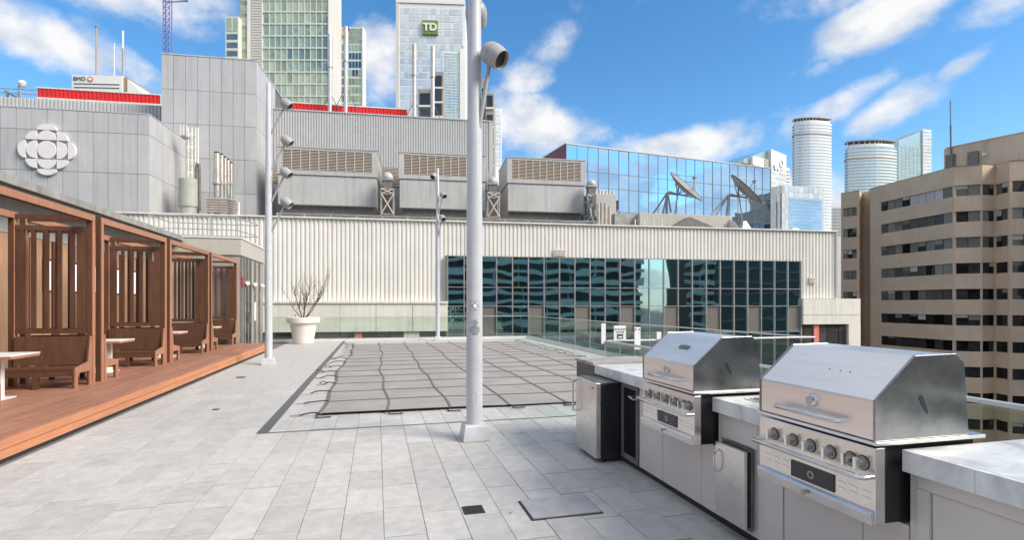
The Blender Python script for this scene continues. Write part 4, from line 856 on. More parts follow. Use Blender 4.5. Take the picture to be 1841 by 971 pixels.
# X-braced stands with domed vents
def vent_stand(px, py, label):
    t = 8.3; s = bs(px, t); zt = bz(px, py, t); o = bthing('domed_vent', label, 'vent', s, t, 6.16, 'domed vents on braced stands'); h = .42
    for a in (-h, h):
        for b in (-h, h): MB().box(s + a - .05, s + a + .05, t + b - .05, t + b + .05, 6.165, zt - 1.2).build('leg', 'galv', o)
    zz = [8.0, 9.4, zt - 1.25]
    for a, b in zip(zz[:-1], zz[1:]):
        MB().tube((s - h, t - h - .06, a), (s + h, t - h - .06, b), .045, 6).build('brace', 'louver', o); MB().tube((s + h, t - h - .06, a), (s - h, t - h - .06, b), .045, 6).build('brace', 'louver', o)
    for z in zz: MB().box(s - h - .06, s + h + .06, t - h - .06, t + h + .06, z - .04, z + .04).build('ring_frame', 'galv', o)
    MB().box(s - .30, s + .30, t - .3, t + .3, zt - 1.2, zt - .62).build('neck_box', 'steel_dark', o); MB().box(s - .36, s + .36, t - .36, t + .36, zt - .62, zt - .5).build('neck_flange', 'galv', o)
    MB().lathe([(.34, 0), (.38, .08), (.36, .25), (.28, .40), (.15, .48), (0, .5)], (s, t, zt - .5), 20).build('dome', 'unit_grey', o, True)
vent_stand(697, 310, 'domed vent on X braced stand between left and middle cooling units'); vent_stand(886, 318, 'domed vent on X braced stand between middle and right cooling units'); vent_stand(1063, 323, 'domed vent on X braced stand at the right end of the cooling units')
# roof rail and pipe run in front of the units
rr = bthing('roof_railing', 'low weathered railing and conduit along the roof edge before the cooling units', 'railing', 4, 3.0, 6.16)
za, zb_ = 7.05, 6.72
for z in (za, zb_): MB().tube((bs(498, 3), 3.0, z), (bs(1072, 3), 3.0, z), .04, 6).build('rail', 'galv', rr)
for k in range(14): s = bs(498, 3) + k * (bs(1072, 3) - bs(498, 3)) / 13; MB().tube((s, 3, 6.165), (s, 3, za + .03), .045, 6).build('rail_post', 'galv', rr)
cd_ = bthing('cable_tray', 'long rusty grey cable tray under the cooling units', 'cable tray', 4, 5.5, 6.16); MB().box(bs(500, 5.5), bs(1060, 5.5), 5.3, 5.8, 7.25, 7.45).build('tray', 'steel_dark', cd_)
for k in range(9): s = bs(520, 5.5) + k * 2.1; MB().box(s - .15, s + .15, 5.35, 5.75, 6.165, 7.249).build('tray_leg', 'galv', cd_)
# pipe cluster and standpipes at the right end of the units
pc_ = bthing('pipe_bundle', 'cluster of four upright pale pipes beside the right cooling unit', 'pipes', bs(1088, 5), 5, 6.16)
for px, py in ((1076, 366), (1082, 364), (1088.5, 365), (1096, 371)): s = bs(px, 5); MB().tube((s, 5, 6.165), (s, 5, bz(px, py, 5)), .115, 10).build('pipe', 'steel_pipe', pc_, True)
eb = bthing('equipment_box', 'pale square equipment box behind the pipe cluster', 'equipment', bs(1090, 7), 7, 6.16); MB().box(bs(1072, 6.8), bs(1108, 6.8), 6.8, 8.6, 6.165, bz(1090, 349, 6.8)).build('casing', 'fascia_beige', eb, bevel=.02)
for k in range(6): s = bs(1074 + 6 * k, 6.9); MB().tube((s, 7.2, bz(1090, 349, 6.8)), (s, 7.2, bz(1090, 341, 6.8)), .10, 8).build('stub_pipe', 'steel_pipe', eb)
mm = bthing('manifold', 'tangle of dark grey valves and bent pipes beside the domed vent', 'pipes', bs(1064, 6.5), 6.5, 6.16)
rm = random.Random(5)
for k in range(9):
    s = bs(1058 + 1.6 * k, 6.4); pts = [(s, 6.4, 6.165)]; z = 6.6
    while z < 9.0: pts.append((s + rm.uniform(-.18, .18), 6.4 + rm.uniform(-.2, .2), z)); z += .45
    MB().path(pts, .07, 6).build('pipe', 'galv' if k % 2 else 'steel_dark', mm, True)
# kit left of the lamp pole: duct cowl, ladder and lagged flues
t = 6.5; dz = 6.16
dk = bthing('exhaust_duct', 'squat olive grey exhaust duct left of the lagged pipes', 'duct', bs(341, t), t, dz)
r = 17.5 * bp(341, t)[1] / FPX
MB().lathe([(r * 1.25, 0), (r * 1.2, .15), (r * .9, .55), (r * .9, 1.3), (r * .93, 1.32), (r * .93, 1.36), (r, 1.38), (r, bz(341, 332, t) - dz), (r * .92, bz(341, 332, t) - dz + .02)], (bs(341, t), t, dz + .3), 28).build('barrel', 'duct_olive', dk, True); MB().box(bs(341, t) - r * 1.4, bs(341, t) + r * 1.4, t - r * 1.3, t + r * 1.3, dz + .005, dz + .3).build('plinth', 'galv', dk)
MB().path([(bs(355, t), t - .2, bz(355, 330, t)), (bs(355, t), t - .2, bz(355, 302, t)), (bs(357, t), t - .2, bz(357, 295, t)), (bs(360, t), t - .2, bz(360, 297, t)), (bs(361, t), t - .2, bz(361, 306, t)), (bs(361, t), t - .2, bz(361, 380, t))], .085, 8).build('vent_pipe', 'steel_dark', dk, True)
ld = bthing('roof_ladder', 'caged white access ladder on the grey wing above the exhaust duct', 'ladder', bs(344, 8), 8, 9.0)
for px in (338.5, 345, 351.5, 356): MB().tube((bs(px, 8), 8, 8.4), (bs(px, 8), 8, bz(px, 229, 8)), .05, 6).build('stile', 'cream_panel', ld)
for k in range(16): z = 8.8 + k * .27; MB().tube((bs(338.5, 8), 8, z), (bs(345, 8), 8, z), .03, 5).build('rung', 'cream_panel', ld)
for k in range(5): z = 9.4 + k * .85; MB().path([(bs(338.5, 8), 8, z), (bs(337, 8), 7.6, z), (bs(345, 8), 7.35, z), (bs(353, 8), 7.6, z), (bs(351.5, 8), 8, z)], .03, 5).build('cage_hoop', 'cream_panel', ld)
MB().box(bs(328, 8), bs(340, 8), 7.6, 8.2, bz(334, 249, 8), bz(334, 246, 8)).build('landing', 'galv', ld)
for px in (328.5, 334, 339.5): MB().tube((bs(px, 8), 7.7, bz(334, 248, 8)), (bs(px, 8), 7.7, bz(334, 228, 8)), .03, 5).build('landing_post', 'cream_panel', ld)
MB().tube((bs(328, 8), 7.7, bz(334, 228, 8)), (bs(340, 8), 7.7, bz(334, 228, 8)), .03, 5).build('landing_rail', 'cream_panel', ld)
for i, (px, py, r_, l) in enumerate(((390, 276, 5.6, 'front thick lagged flue pipe, leftmost of the row'), (398, 279, 4.2, 'second lagged flue pipe of the row'), (404.5, 284, 3.4, 'third lagged flue pipe of the row'), (410, 288, 3.2, 'fourth lagged flue pipe of the row'), (415.5, 294, 3.0, 'last lagged flue pipe of the row, the shortest'))):
    tt = 6.2 + i * .35; s = bs(px, tt); r2 = r_ * bp(px, tt)[1] / FPX; z1 = bz(px, py, tt); zk = bz(px, 330, tt)
    fl = bthing('flue_pipe', l, 'flue pipe', s, tt, dz, 'lagged flue pipes'); MB().tube((s, tt, dz + .003), (s, tt, zk), r2 * .9, 14).build('lower_pipe', 'galv', fl, True); MB().tube((s, tt, zk + .001), (s, tt, z1), r2, 14).build('jacket', 'steel_pipe', fl, True); MB().tube((s, tt, z1 + .001), (s, tt, z1 + .10), r2 * .75, 12).build('mouth', 'dark_void', fl); MB().tube((s, tt, zk - .05), (s, tt, zk + .05), r2 * 1.25, 14).build('flange', 'galv', fl)
hp = bthing('pipe_rack', 'rack of horizontal silver pipes bending down beside the flues', 'pipes', bs(405, 5.6), 5.6, dz)
for k in range(6):
    z = bz(400, 358 + k * 4.6, 5.6); e = bs(424 - k * 1.2, 5.4); MB().path([(bs(371, 5.6), 5.6, z), (bs(412, 5.6), 5.6, z), (bs(417, 5.6), 5.5, z - .08), (e, 5.4, z - .12), (e + .18, 5.4, z - .25), (e + .2, 5.4, 6.2)], .075, 8).build('pipe', 'steel_pipe', hp, True)
for px in (375, 393, 411): MB().box(bs(px, 5.7) - .06, bs(px, 5.7) + .06, 5.68, 5.76, dz + .004, bz(px, 352, 5.7)).build('rack_post', 'galv', hp)
# small dish and rail on the far left roof
dd = bthing('dome_antenna', 'small white ball antenna on a tripod on the left roof', 'antenna', bs(38, 12.6), 12.6, 13.5); ca = (bs(40, 12.6), 12.6, bz(40, 150, 12.6))
MB().lathe([(0, -.26), (.16, -.2), (.26, 0), (.16, .2), (0, .26)], ca, 16).build('ball', 'logo_white', dd, True)
for dx in (-.5, 0, .4): MB().tube((ca[0] - .2, 12.6, ca[2] - .1), (ca[0] + dx - .2, 12.7, 13.5), .04, 5).build('leg', 'galv', dd)
lr = bthing('roof_handrail', 'thin double handrail along the left roof edge', 'railing', bs(0, 12.8), 12.8, 13.5)
for y in (160, 168): MB().tube((bs(-60, 12.8), 12.8, bz(0, y - 2, 12.8)), (bs(68, 12.8), 12.8, bz(68, y + 2, 12.8)), .03, 5).build('rail', 'galv', lr)
for px in (-20, 15, 50): MB().tube((bs(px, 12.8), 12.8, 13.4), (bs(px, 12.8), 12.8, bz(px, 160, 12.8)), .03, 5).build('rail_post', 'galv', lr)
so_ = bthing('solar_panel', 'small dark tilted panel on the left roof', 'panel', bs(10, 12.5), 12.5, 13.5); MB().prism([(bs(8, 12.5), bz(8, 164, 12.5)), (bs(10, 12.5), bz(8, 162, 12.5)), (bs(30, 12.5), bz(30, 174, 12.5)), (bs(30, 12.5), bz(30, 177, 12.5))], 12.4, 13.2, 'y').build('panel', 'steel_dark', so_); MB().tube((bs(12, 12.8), 12.8, 13.2), (bs(12, 12.8), 12.8, bz(12, 166, 12.5)), .04).build('prop', 'galv', so_)
# low roofs right of the units
lo = bthing('roof_plinth', 'low flat roofed plinth under the satellite dishes', 'plinth', bs(1200, 7), 7, 6.16)
MB().box(bs(1150, 6), bs(1315, 6), 6, 12, 6.165, bz(1250, 386, 6)).build('casing', 'fascia_beige', lo, bevel=.02); MB().prism([(bs(1160, 5.8), 6.17), (bs(1230, 5.8), bz(1230, 393, 5.8)), (bs(1305, 5.8), 6.75), (bs(1305, 5.8), 6.17)], 5.0, 5.9, 'y').build('sloped_cover', 'steel_dark', lo)
MB().box(bs(1105, 6.5), bs(1150, 6.5) - .05, 6.5, 9, 6.165, bz(1125, 384, 6.5)).build('side_casing', 'galv', lo)
for px in (1142, 1158, 1175, 1190): MB().tube((bs(px, 4.2), 4.2, 6.165), (bs(px, 4.2), 4.2, bz(px, 394, 4.2)), .04, 6).build('stub_post', 'cream_panel', lo)
# ---- satellite dishes
def dish(px, py, rpx, t, label, legs, az, tilt):
    s = bs(px, t); z = bz(px, py, t); r = rpx * bp(px, t)[1] / FPX; o = bthing('satellite_dish', label, 'satellite dish', s, t, 6.2, 'satellite dishes on the roof')
    Mx = Matrix.Translation((s, t, z)) @ Matrix.Rotation(az, 4, 'Z') @ Matrix.Rotation(tilt, 4, 'Y')
    pr = [(0, 0), (r * .35, r * .025), (r * .7, r * .11), (r, r * .24), (r * 1.005, r * .26), (r * .98, r * .26), (r * .7, r * .135), (r * .35, r * .05), (0, r * .03)]
    MB().lathe(pr, n=36).xf(Mx).build('reflector', 'dish_grey', o, True)
    MB().lathe([(r * 1.0, r * .22), (r * 1.03, r * .235), (r * 1.03, r * .275), (r * 1.0, r * .275)], n=36).xf(Mx).build('rim_band', 'steel_dark', o, True)
    f = Mx @ Vector((0, 0, r * .85))
    for k in range(3): a = R_(90 + 120 * k); MB().tube(Mx @ Vector((r * .92 * math.cos(a), r * .92 * math.sin(a), r * .22)), f, .03, 5).build('feed_strut', 'galv', o)
    MB().tube(f, Mx @ Vector((0, 0, r * .7)), .12, 10).build('feed_horn', 'galv', o, True)
    hub = Mx @ Vector((0, 0, -.1))
    for k in range(6): a = R_(60 * k); MB().tube(Mx @ Vector((r * .6 * math.cos(a), r * .6 * math.sin(a), r * .07)), Mx @ Vector((0, 0, -r * .28)), .04, 5).build('back_rib', 'galv', o)
    top = Mx @ Vector((0, 0, -r * .28)); pv = Vector((bs(legs[0], t), t, bz(legs[0], legs[1], t)))
    for dy in (-.25, .25): MB().tube(top, pv + Vector((0, dy, 0)), .07, 6).build('yoke', 'galv', o)
    for (lx, ly) in legs[2]: MB().tube(pv, (bs(lx, t), t + (.8 if lx % 2 else -.3), max(6.17, bz(lx, ly, t))), .07, 6).build('leg', 'galv', o)
    MB().tube(Mx @ Vector((-r * .3, 0, r * .02)), (bs(legs[3], t), t, 6.2), .06, 6).build('actuator', 'steel_pipe', o)
    return o
dish(1227, 342, 37, 7.0, 'left large grey satellite dish tipped to the upper right', (1200, 346, ((1175, 392), (1197, 395), (1205, 395), (1215, 378)), 1206), R_(-48), R_(48))
dish(1334, 346, 35, 8.0, 'right large grey satellite dish seen almost edge on', (1310, 350, ((1270, 392), (1278, 397), (1304, 400), (1300, 400)), 1341), R_(-34), R_(47))
sd = bthing('small_dish', 'small white dish low on the roof left of the right satellite dish legs', 'satellite dish', bs(1318, 6), 6, 6.2); MB().lathe([(0, 0), (.5, .06), (.75, .18), (.73, .2), (0, .04)], n=22).xf(Matrix.Translation((bs(1313, 6), 6, 7.2)) @ Matrix.Rotation(R_(70), 4, 'Y')).build('reflector', 'logo_white', sd, True); MB().tube((bs(1313, 6), 6, 6.17), (bs(1313, 6), 6, 7.2), .06).build('post', 'galv', sd)
cn = bthing('cone_vent', 'small pyramid shaped grey vent cap below the right satellite dish', 'vent', bs(1338, 6), 6, 6.16); sx = bs(1338, 6); zt = bz(1338, 398, 6); MB().add([(sx - .8, 5.2, 6.18), (sx + .8, 5.2, 6.18), (sx + .8, 6.8, 6.18), (sx - .8, 6.8, 6.18), (sx - .12, 5.9, zt), (sx + .12, 5.9, zt), (sx + .12, 6.1, zt), (sx - .12, 6.1, zt)], [(0, 1, 5, 4), (1, 2, 6, 5), (2, 3, 7, 6), (3, 0, 4, 7), (4, 5, 6, 7)]).build('cap', 'galv', cn)
for px, y0, y1, l in ((1396.5, 350, 412, 'thin dark roof antenna post with short dipole'), (1404, 334, 395, 'taller roof antenna post with white panel aerial')):
    s = bs(px, 5); o = bthing('roof_antenna', l, 'antenna', s, 5, 6.16); MB().tube((s, 5, 6.17), (s, 5, bz(px, y0, 5)), .05, 6).build('mast', 'steel_dark', o); MB().box(s - .06, s + .14, 4.9, 5.0, bz(px, y0 + 14, 5), bz(px, y0, 5)).build('aerial', 'win_pale', o); MB().tube((s, 5, 7.4), (s - .9, 5, 6.2), .04, 5).build('stay', 'galv', o)
rv = bthing('roof_vent', 'small hooded white roof vent at the right roof edge', 'vent', bs(1435, 3), 3, 6.16); s = bs(1435, 3); MB().path([(s, 3, 6.17), (s, 3, 6.6), (s - .1, 3, 6.8), (s - .35, 3, 6.85), (s - .5, 3, 6.7)], .2, 10).build('hood', 'logo_white', rv, True)

# ================================================================== BUILDINGS BEYOND
def frame(name, label, cat, p0, d0, p1, d1, group=None):
    """root at the foot of the left front corner; local x along the face, y away from the camera, z stays world height"""
    A = at(p0, HORIZ, d0); B_ = at(p1, HORIZ, d1); v = B_ - A; ang = math.atan2(v.y, v.x)
    t = thing(name, label, cat, (A.x, A.y, GZ), ang, group, (0, 0, GZ)); W = math.hypot(v.x, v.y)
    def X(px):                                              # local x of a sight column
        d = dir2(px); e = (math.cos(ang), math.sin(ang)); det = -e[0] * d[1] + e[1] * d[0]; return (A.x * d[1] - A.y * d[0]) / det
    def Z(px, py):
        x = X(px); q = (A.x + x * math.cos(ang), A.y + x * math.sin(ang)); return CAM_H + (HORIZ - py) / FPX * (q[0] * FW[0] + q[1] * FW[1])
    return t, W, X, Z
def grid(t, x0, x1, z0, z1, nx, nz, mat, gx=.15, gz=.3, y=-.06, th=.05, name='window', skip=None):
    w, h = (x1 - x0) / nx, (z1 - z0) / nz
    for j in range(nz):
        for i in range(nx):
            m = mat(i, j) if callable(mat) else mat
            if m is None: continue
            piece(name, m, t, x0 + i * w + gx / 2, x0 + (i + 1) * w - gx / 2, y, y + th, z0 + j * h + gz / 2, z0 + (j + 1) * h - gz / 2)

# ---- blue mirror-glass block
bl, W, X, Z = frame('mirror_glass_building', 'blue mirror glass office block with dark red side behind the dishes', 'building', 1018, 60, 1385, 70.9)
MB().box(.02, W - .02, .09, 30, GZ, 19.85).build('body', 'dark_void', bl); MB().box(-.06, .018, .0, 30, GZ, 19.9).build('side_wall', 'dark_red', bl)
n = 22; w = W / n; zl = [19.9, 17.05, 15.3, 12.6, 10.85, 8.1, 5.0]
for a, b in zip(zl[1:], zl[:-1]):
    for k in range(n): o = piece('glass_panel', 'blue_glass', bl, k * w + .035, (k + 1) * w - .035, 0, .05, a + .035, b - .035); o.rotation_euler = (random.gauss(0, .0025), 0, random.gauss(0, .0025))
for k in range(n + 1): piece('mullion', 'steel_dark', bl, k * w - .03, k * w + .03, -.04, .085, 5, 19.88)
for z in zl: piece('transom', 'steel_dark', bl, 0, W, -.03, .084, z - .028, z + .028)
MB().box(-.08, W + .05, -.06, 30, 19.93, 20.05).build('coping', 'galv', bl)

# ---- brown concrete office block
br = wthing('brown_office_block', 'tan brown concrete office block with ribbon windows on the right', 'building', at(1700, HORIZ, 70) + Vector((0, 0, GZ - CAM_H)))
PLN = [(1512, 73.0), (1545, 71.2), (1550, 73.4), (1560, 72.4), (1565, 70.1), (1715, 59.0), (1766, 58.0), (1789, 58.4), (1815, 56.6), (1866, 56.0), (1892, 56.4), (1920, 54.6), (2060, 50.0)]
def plan_pts(inset): return [tuple(at(p, HORIZ, d + inset).xy) for p, d in PLN] + [tuple(at(2060, HORIZ, 110).xy), tuple(at(1514 + 10 * inset, HORIZ, 120).xy)]
core = MB().prism(plan_pts(.34), GZ, 16.9).build('core', 'steel_dark', br)
zt0 = 14.92; NR = 10
MB().prism(plan_pts(0), zt0, 17.1).build('roof_band', 'brown_conc', br)
for k in range(NR): MB().prism(plan_pts(0), zt0 - 2.88 * (k + 1) + (0 if k < NR - 1 else -14), zt0 - 2.88 * k - 1.18).build('spandrel_band', 'brown_conc', br)
def wpiece(name, mat, parent, A, B_, z0, z1, th):           # an upright slab from A to B in plan
    off = OFF[parent.name]; v = B_ - A; return link(name, unit_box(mat), parent, (A.x - off[0], A.y - off[1], z0 - off[2]), (0, 0, math.atan2(v.y, v.x)), (v.length, th, z1 - z0))
rb = random.Random(9)
def run(i, f0, f1, n, k):
    A = Vector(at(PLN[i][0], 0, PLN[i][1] + .14).xy); B_ = Vector(at(PLN[i + 1][0], 0, PLN[i + 1][1] + .14).xy); z1 = zt0 - 2.88 * k; v = B_ - A
    for q in range(n):
        a = A + v * (f0 + (f1 - f0) * q / n) + v.normalized() * .03; b = A + v * (f0 + (f1 - f0) * (q + 1) / n) - v.normalized() * .03
        u = rb.random(); m = 'brown_win'
        if i == 4:
            if k == 0 and 4 <= q <= 7: m = 'win_pale'
            elif k < 5 and u < .72 - .12 * (k > 2) * (q > 3): m = 'brown_blind'
        elif i == 0: m = 'brown_blind' if u < .5 else 'brown_win'
        elif k < 3 and u < .45: m = 'brown_blind'
        wpiece('window', m, br, a, b, z1 - 1.16, z1 - .02, .05)
        if rb.random() < .22:                               # blinds pulled part way down behind the pane
            h = rb.uniform(.2, .7); wpiece('blind', 'fascia_beige' if rb.random() < .3 else 'brown_blind', br, a + v.normalized() * .02 - Vector((v.y, -v.x)).normalized() * -.03, b - v.normalized() * .02 - Vector((v.y, -v.x)).normalized() * -.03, z1 - .03 - h, z1 - .03, .01)
    for (g0, g1) in ((0, f0), (f1, 1)):                      # solid wall at both ends of a run
        if g1 - g0 > .004:
            A2 = Vector(at(PLN[i][0], 0, PLN[i][1] + .004).xy); B2 = Vector(at(PLN[i + 1][0], 0, PLN[i + 1][1] + .004).xy); v2 = B2 - A2; wpiece('wall_pier', 'brown_conc', br, A2 + v2 * g0, A2 + v2 * g1, z1 - 1.178, z1 - .002, .3)
for k in range(NR):
    run(0, .12, .90, 3, k)
    for i in (1, 2, 3): run(i, 0, 0, 1, k) if False else None
    for i in (1, 2, 3):
        A2 = Vector(at(PLN[i][0], 0, PLN[i][1] + .004).xy); B2 = Vector(at(PLN[i + 1][0], 0, PLN[i + 1][1] + .004).xy); wpiece('wall_pier', 'brown_conc', br, A2, B2, zt0 - 2.88 * k - 1.178, zt0 - 2.88 * k - .002, .3)
    run(4, .145, .985, 9, k); run(5, .02, .98, 2, k); run(6, .03, .98, 2, k); run(7, .02, .97, 2, k); run(8, .03, .97, 2, k); run(9, .03, .97, 2, k); run(10, .03, .97, 2, k); run(11, .02, .98, 4, k)
# curved penthouse
PPL = [(1697, 66.0), (1701, 65.0), (1735, 63.4), (1767, 62.0), (1800, 60.6), (1860, 58.2), (1960, 56.0), (2060, 55.0)]
MB().prism([tuple(at(p, 0, d).xy) for p, d in PPL] + [tuple(at(2060, 0, 90).xy), tuple(at(1700, 0, 95).xy)], 17.102, 20.9).build('penthouse', 'brown_conc', br)
A = Vector(at(1739, 0, 62.95).xy); B_ = Vector(at(1758.5, 0, 62.1).xy); wpiece('service_door', 'steel_dark', br, A, B_, 17.9, 19.8, .3)
MB().prism([tuple(at(p, 0, d - .05).xy) for p, d in PPL] + [tuple(at(2060, 0, 90).xy), tuple(at(1699, 0, 95).xy)], 20.902, 21.0).build('penthouse_coping', 'brown_conc', br); MB().prism([tuple(at(p, 0, d - .06).xy) for p, d in PLN] + [tuple(at(2060, 0, 108).xy), tuple(at(1514, 0, 118).xy)], 17.1005, 17.1015).build('roof', 'roof_gravel', br)
am_ = wthing('lattice_antenna', 'tall thin antenna mast on the brown block roof', 'antenna', at(1710, 285, 64.5)); a0 = at(1710, 290, 64.5); a1 = at(1708.5, 180, 64.5)
MB().tube(a0, a0 + (a1 - a0) * .6, .10, 6).build('mast', 'steel_dark', am_); MB().tube(a0 + (a1 - a0) * .6, a1, .045, 5).build('whip', 'steel_dark', am_)
for k in range(10): q = a0 + (a1 - a0) * (.62 + .036 * k); MB().tube(q - Vector((.25, 0, 0)), q + Vector((.25, 0, 0)), .018, 4).build('dipole', 'steel_dark', am_)
MB().box(a0.x - .4, a0.x + .4, a0.y - .4, a0.y + .4, a0.z - 1.0, a0.z + .8).build('base_bracket', 'steel_dark', am_)
wl = wthing('roof_light', 'small wall light on the brown block penthouse', 'lamp', at(1770, 275, 61.7)); q = at(1770, 275, 61.7); MB().tube(q, q + Vector((0, 0, 1.6)), .05, 5).build('conduit', 'galv', wl); MB().box(q.x - .25, q.x + .1, q.y - .2, q.y + .1, q.z - .3, q.z).build('lamp_box', 'cream_panel', wl)

# ---- towers upper left
gt, W, X, Z = frame('green_glass_tower', 'tall pale green residential tower with window grid behind the red screen', 'tower', 430, 160, 590.5, 160)
zt, zb = Z(520, -60), Z(520, 235)
MB().box(0, W, .0, 11.4, GZ, zt).build('body', 'tower_frame', gt); MB().box(W + .002, W + .25, -.5, 11.45, GZ, zt).build('side_wall', 'tower_beige', gt); MB().box(X(446), X(472.5), -.4, -.002, GZ, zt).build('stair_pier', 'tower_beige', gt)
hs_ = (Z(520, 43) - Z(520, 65)) * .985
for k in range(62): z = zb + k * (zt - zb) / 62; piece('siding_board', 'tower_beige', gt, X(451.5), X(472), -.5, -.402, z, z + .55)
MB().box(X(446), X(451), -.6, -.402, GZ, zt).build('pier_edge', 'tower_white', gt)
z0 = Z(520, 216) 
grid(gt, X(474), X(590), z0, z0 + 13 * hs_, 11, 13, lambda i, j: 'navy_glass' if (j in (11, 12) and i in (0, 1, 3, 7, 8)) or (j == 10 and i == 1) else 'green_glass', .32, .55, -.10, .06)
for i in range(1, 11): x = X(474) + (X(590) - X(474)) * i / 11; piece('mullion', 'tower_frame', gt, x - .10, x + .10, -.28, -.002, z0, z0 + 13 * hs_)
for j in range(14): piece('floor_band', 'tower_frame', gt, X(474), X(590), -.30, -.003, z0 + j * hs_ - .28, z0 + j * hs_ + .16)
for i in range(66): x = X(476) + (X(589) - X(476)) * i / 65
grid(gt, X(431.5), X(445), Z(430, 108) - 1, Z(430, 108) - 1 + 8 * hs_, 1, 8, 'green_glass', .3, 1.2, -.08, .06); MB().box(X(430), X(446), -.05, -.001, GZ, zt).build('stone_strip', 'stone', gt)
gb, W, X, Z = frame('blue_glass_annex', 'low blue glass annex at the left edge of the pale green tower', 'building', 405, 158, 430.5, 158); zt = Z(415, 29)
MB().box(0, W - .3, 0, 8, GZ, zt).build('body', 'tower_frame', gb); piece('glass_crown', 'green_glass', gb, .4, W - .5, -.06, -.002, Z(415, 56), zt - .4); piece('mullion', 'tower_frame', gb, W * .45, W * .45 + .25, -.14, -.061, Z(415, 56), zt - .4)
grid(gb, .3, W - .4, Z(415, 148), Z(415, 58), 1, 6, 'navy_glass', .3, .9, -.06, .05)
rt_, W, X, Z = frame('dark_glass_tower', 'slim glass tower with yellow and blue sign right of the green tower', 'tower', 600, 205, 653, 205); zt = Z(640, 48)
MB().box(0, W, 0, 4, GZ, zt).build('body', 'tower_frame', rt_); hs2 = (Z(640, 62) - Z(640, 77.3))
for (a, b, nx_, m) in ((611, 620, 2, 'navy_glass'), (627, 650, 4, 'aqua_glass')): grid(rt_, X(a), X(b), Z(640, 215), Z(640, 215) + 9 * hs2, nx_, 9, (lambda i, j, m=m: 'navy_glass' if (m == 'navy_glass' or (j == 5 and i in (1, 2)) or j in (6, 7)) and rb.random() < .8 else 'green_glass'), .3, .9, -.08, .06)
piece('glass_crown', 'green_glass', rt_, X(628), X(650.5), -.08, -.02, Z(640, 77), zt - .6); piece('edge_fin', 'tower_white', rt_, X(651), W, -.3, -.001, GZ, zt)
piece('sign_board', 'sign_yellow', rt_, X(611.5), X(626.5), -.30, -.02, Z(618, 66), Z(618, 50)); piece('sign_field', 'sign_blue', rt_, X(622.5), X(628), -.45, -.301, Z(618, 56), Z(618, 49.5))
MB().prism([(X(611.5), Z(618, 61)), (X(611.5), Z(618, 57)), (X(623), Z(618, 65.5)), (X(621), Z(618, 67))], -.46, -.301, 'y').build('sign_stripe', 'tower_beige', rt_)

td, W, X, Z = frame('bank_tower', 'pale glass bank tower with green square sign beside the main lamp pole', 'tower', 712, 260, 836, 262); zt = Z(770, -8)
MB().box(0, W, 0, 45, GZ, zt).build('body', 'tower_white', td); hz = 3.6
grid(td, X(719), X(832), Z(770, 232), Z(770, 232) + 17 * hz * .98, 14, 17, lambda i, j: 'pale_glass', .25, .5, -.10, .08)
piece('corner_fin', 'tower_beige', td, 0, X(717.5), -.4, -.001, GZ, zt); piece('crown_band', 'tower_white', td, 0, W, -.5, -.11, Z(770, 6), zt + .3); piece('corner_fin', 'tower_white', td, X(832.5), W, -.5, -.001, GZ, Z(835, 80))
sg = piece('sign_board', 'td_green', td, X(760), X(787.5), -1.2, -.12, Z(773, 63), Z(773, 38))
for a, s in ((773.6, 1),):
    me = text_mesh('TD', 5.0, 'tower_white', .15, bold=.2); o = link('sign_letters', me, td, (X(a), -1.4, Z(773, 50.8) - GZ), (R_(90), 0, 0))
lb, W, X, Z = frame('stepped_glass_block', 'lower pale glass block standing against the bank tower', 'building', 797, 225, 836, 226); zt = Z(815, 92)
MB().box(0, W, 0, 6, GZ, zt).build('body', 'tower_white', lb); grid(lb, X(798), X(826), Z(815, 225), zt - .5, 4, 26, 'aqua_glass', .18, .35, -.08, .06); piece('edge_fin', 'tower_white', lb, X(827), W, -.5, -.001, GZ, zt + 1.2)
sb, W, X, Z = frame('stone_block', 'stepped stone block with big dark windows between the flue masts', 'building', 751, 150, 797.5, 150)
MB().box(0, X(777.5), 0, 4, GZ, Z(760, 160)).build('body', 'stone', sb); MB().box(X(777.6), W, -.3, 4, GZ, Z(790, 130)).build('stair_block', 'stone', sb)
for j in range(4):
    zz = Z(760, 190) - j * 4.55 + 0; piece('window', 'dark_win', sb, X(755), X(773.5), -.12, -.02, zz + .2, zz + 3.6); piece('sill', 'tower_white', sb, X(753), X(776), -.45, -.125, zz - .45, zz + .1)
for j in range(5):
    zz = Z(788, 158) - j * 4.1; piece('window', 'dark_win', sb, X(781.5), X(794.5), -.42, -.31, zz + .3, zz + 3.4); piece('sill', 'tower_white', sb, X(778.5), W - .1, -.7, -.425, zz - .4, zz + .1)
sb2, W, X, Z = frame('stone_block_tower', 'stepped stone tower seen just right of the main lamp pole', 'building', 850, 170, 888, 170)
MB().box(0, X(873), 0, 18, GZ, Z(865, 140)).build('body', 'stone', sb2); MB().box(X(873.1), W, -.3, 18, GZ, Z(880, 168)).build('lower_block', 'stone', sb2)
for j in range(5): zz = Z(865, 180) - j * 6.2; piece('window', 'dark_win', sb2, X(862), X(871.5), -.12, -.02, zz, zz + 3.8); piece('sill', 'tower_white', sb2, X(858), X(872.8), -.4, -.125, zz - .9, zz - .3)
for j in range(5): zz = Z(880, 192) - j * 6.2; piece('window', 'dark_win', sb2, X(875.5), X(886), -.42, -.32, zz, zz + 3.6); piece('sill', 'tower_white', sb2, X(873.5), W, -.7, -.425, zz - .9, zz - .3)
tg, W, X, Z = frame('slim_glass_tower', 'slim pale glass tower right of the stone tower', 'tower', 886, 300, 902, 301); MB().box(0, W, 0, 20, GZ, Z(895, 195)).build('body', 'tower_white', tg); grid(tg, .2, W - .2, Z(895, 300), Z(895, 196), 3, 14, 'pale_glass', .3, .5, -.1, .08)

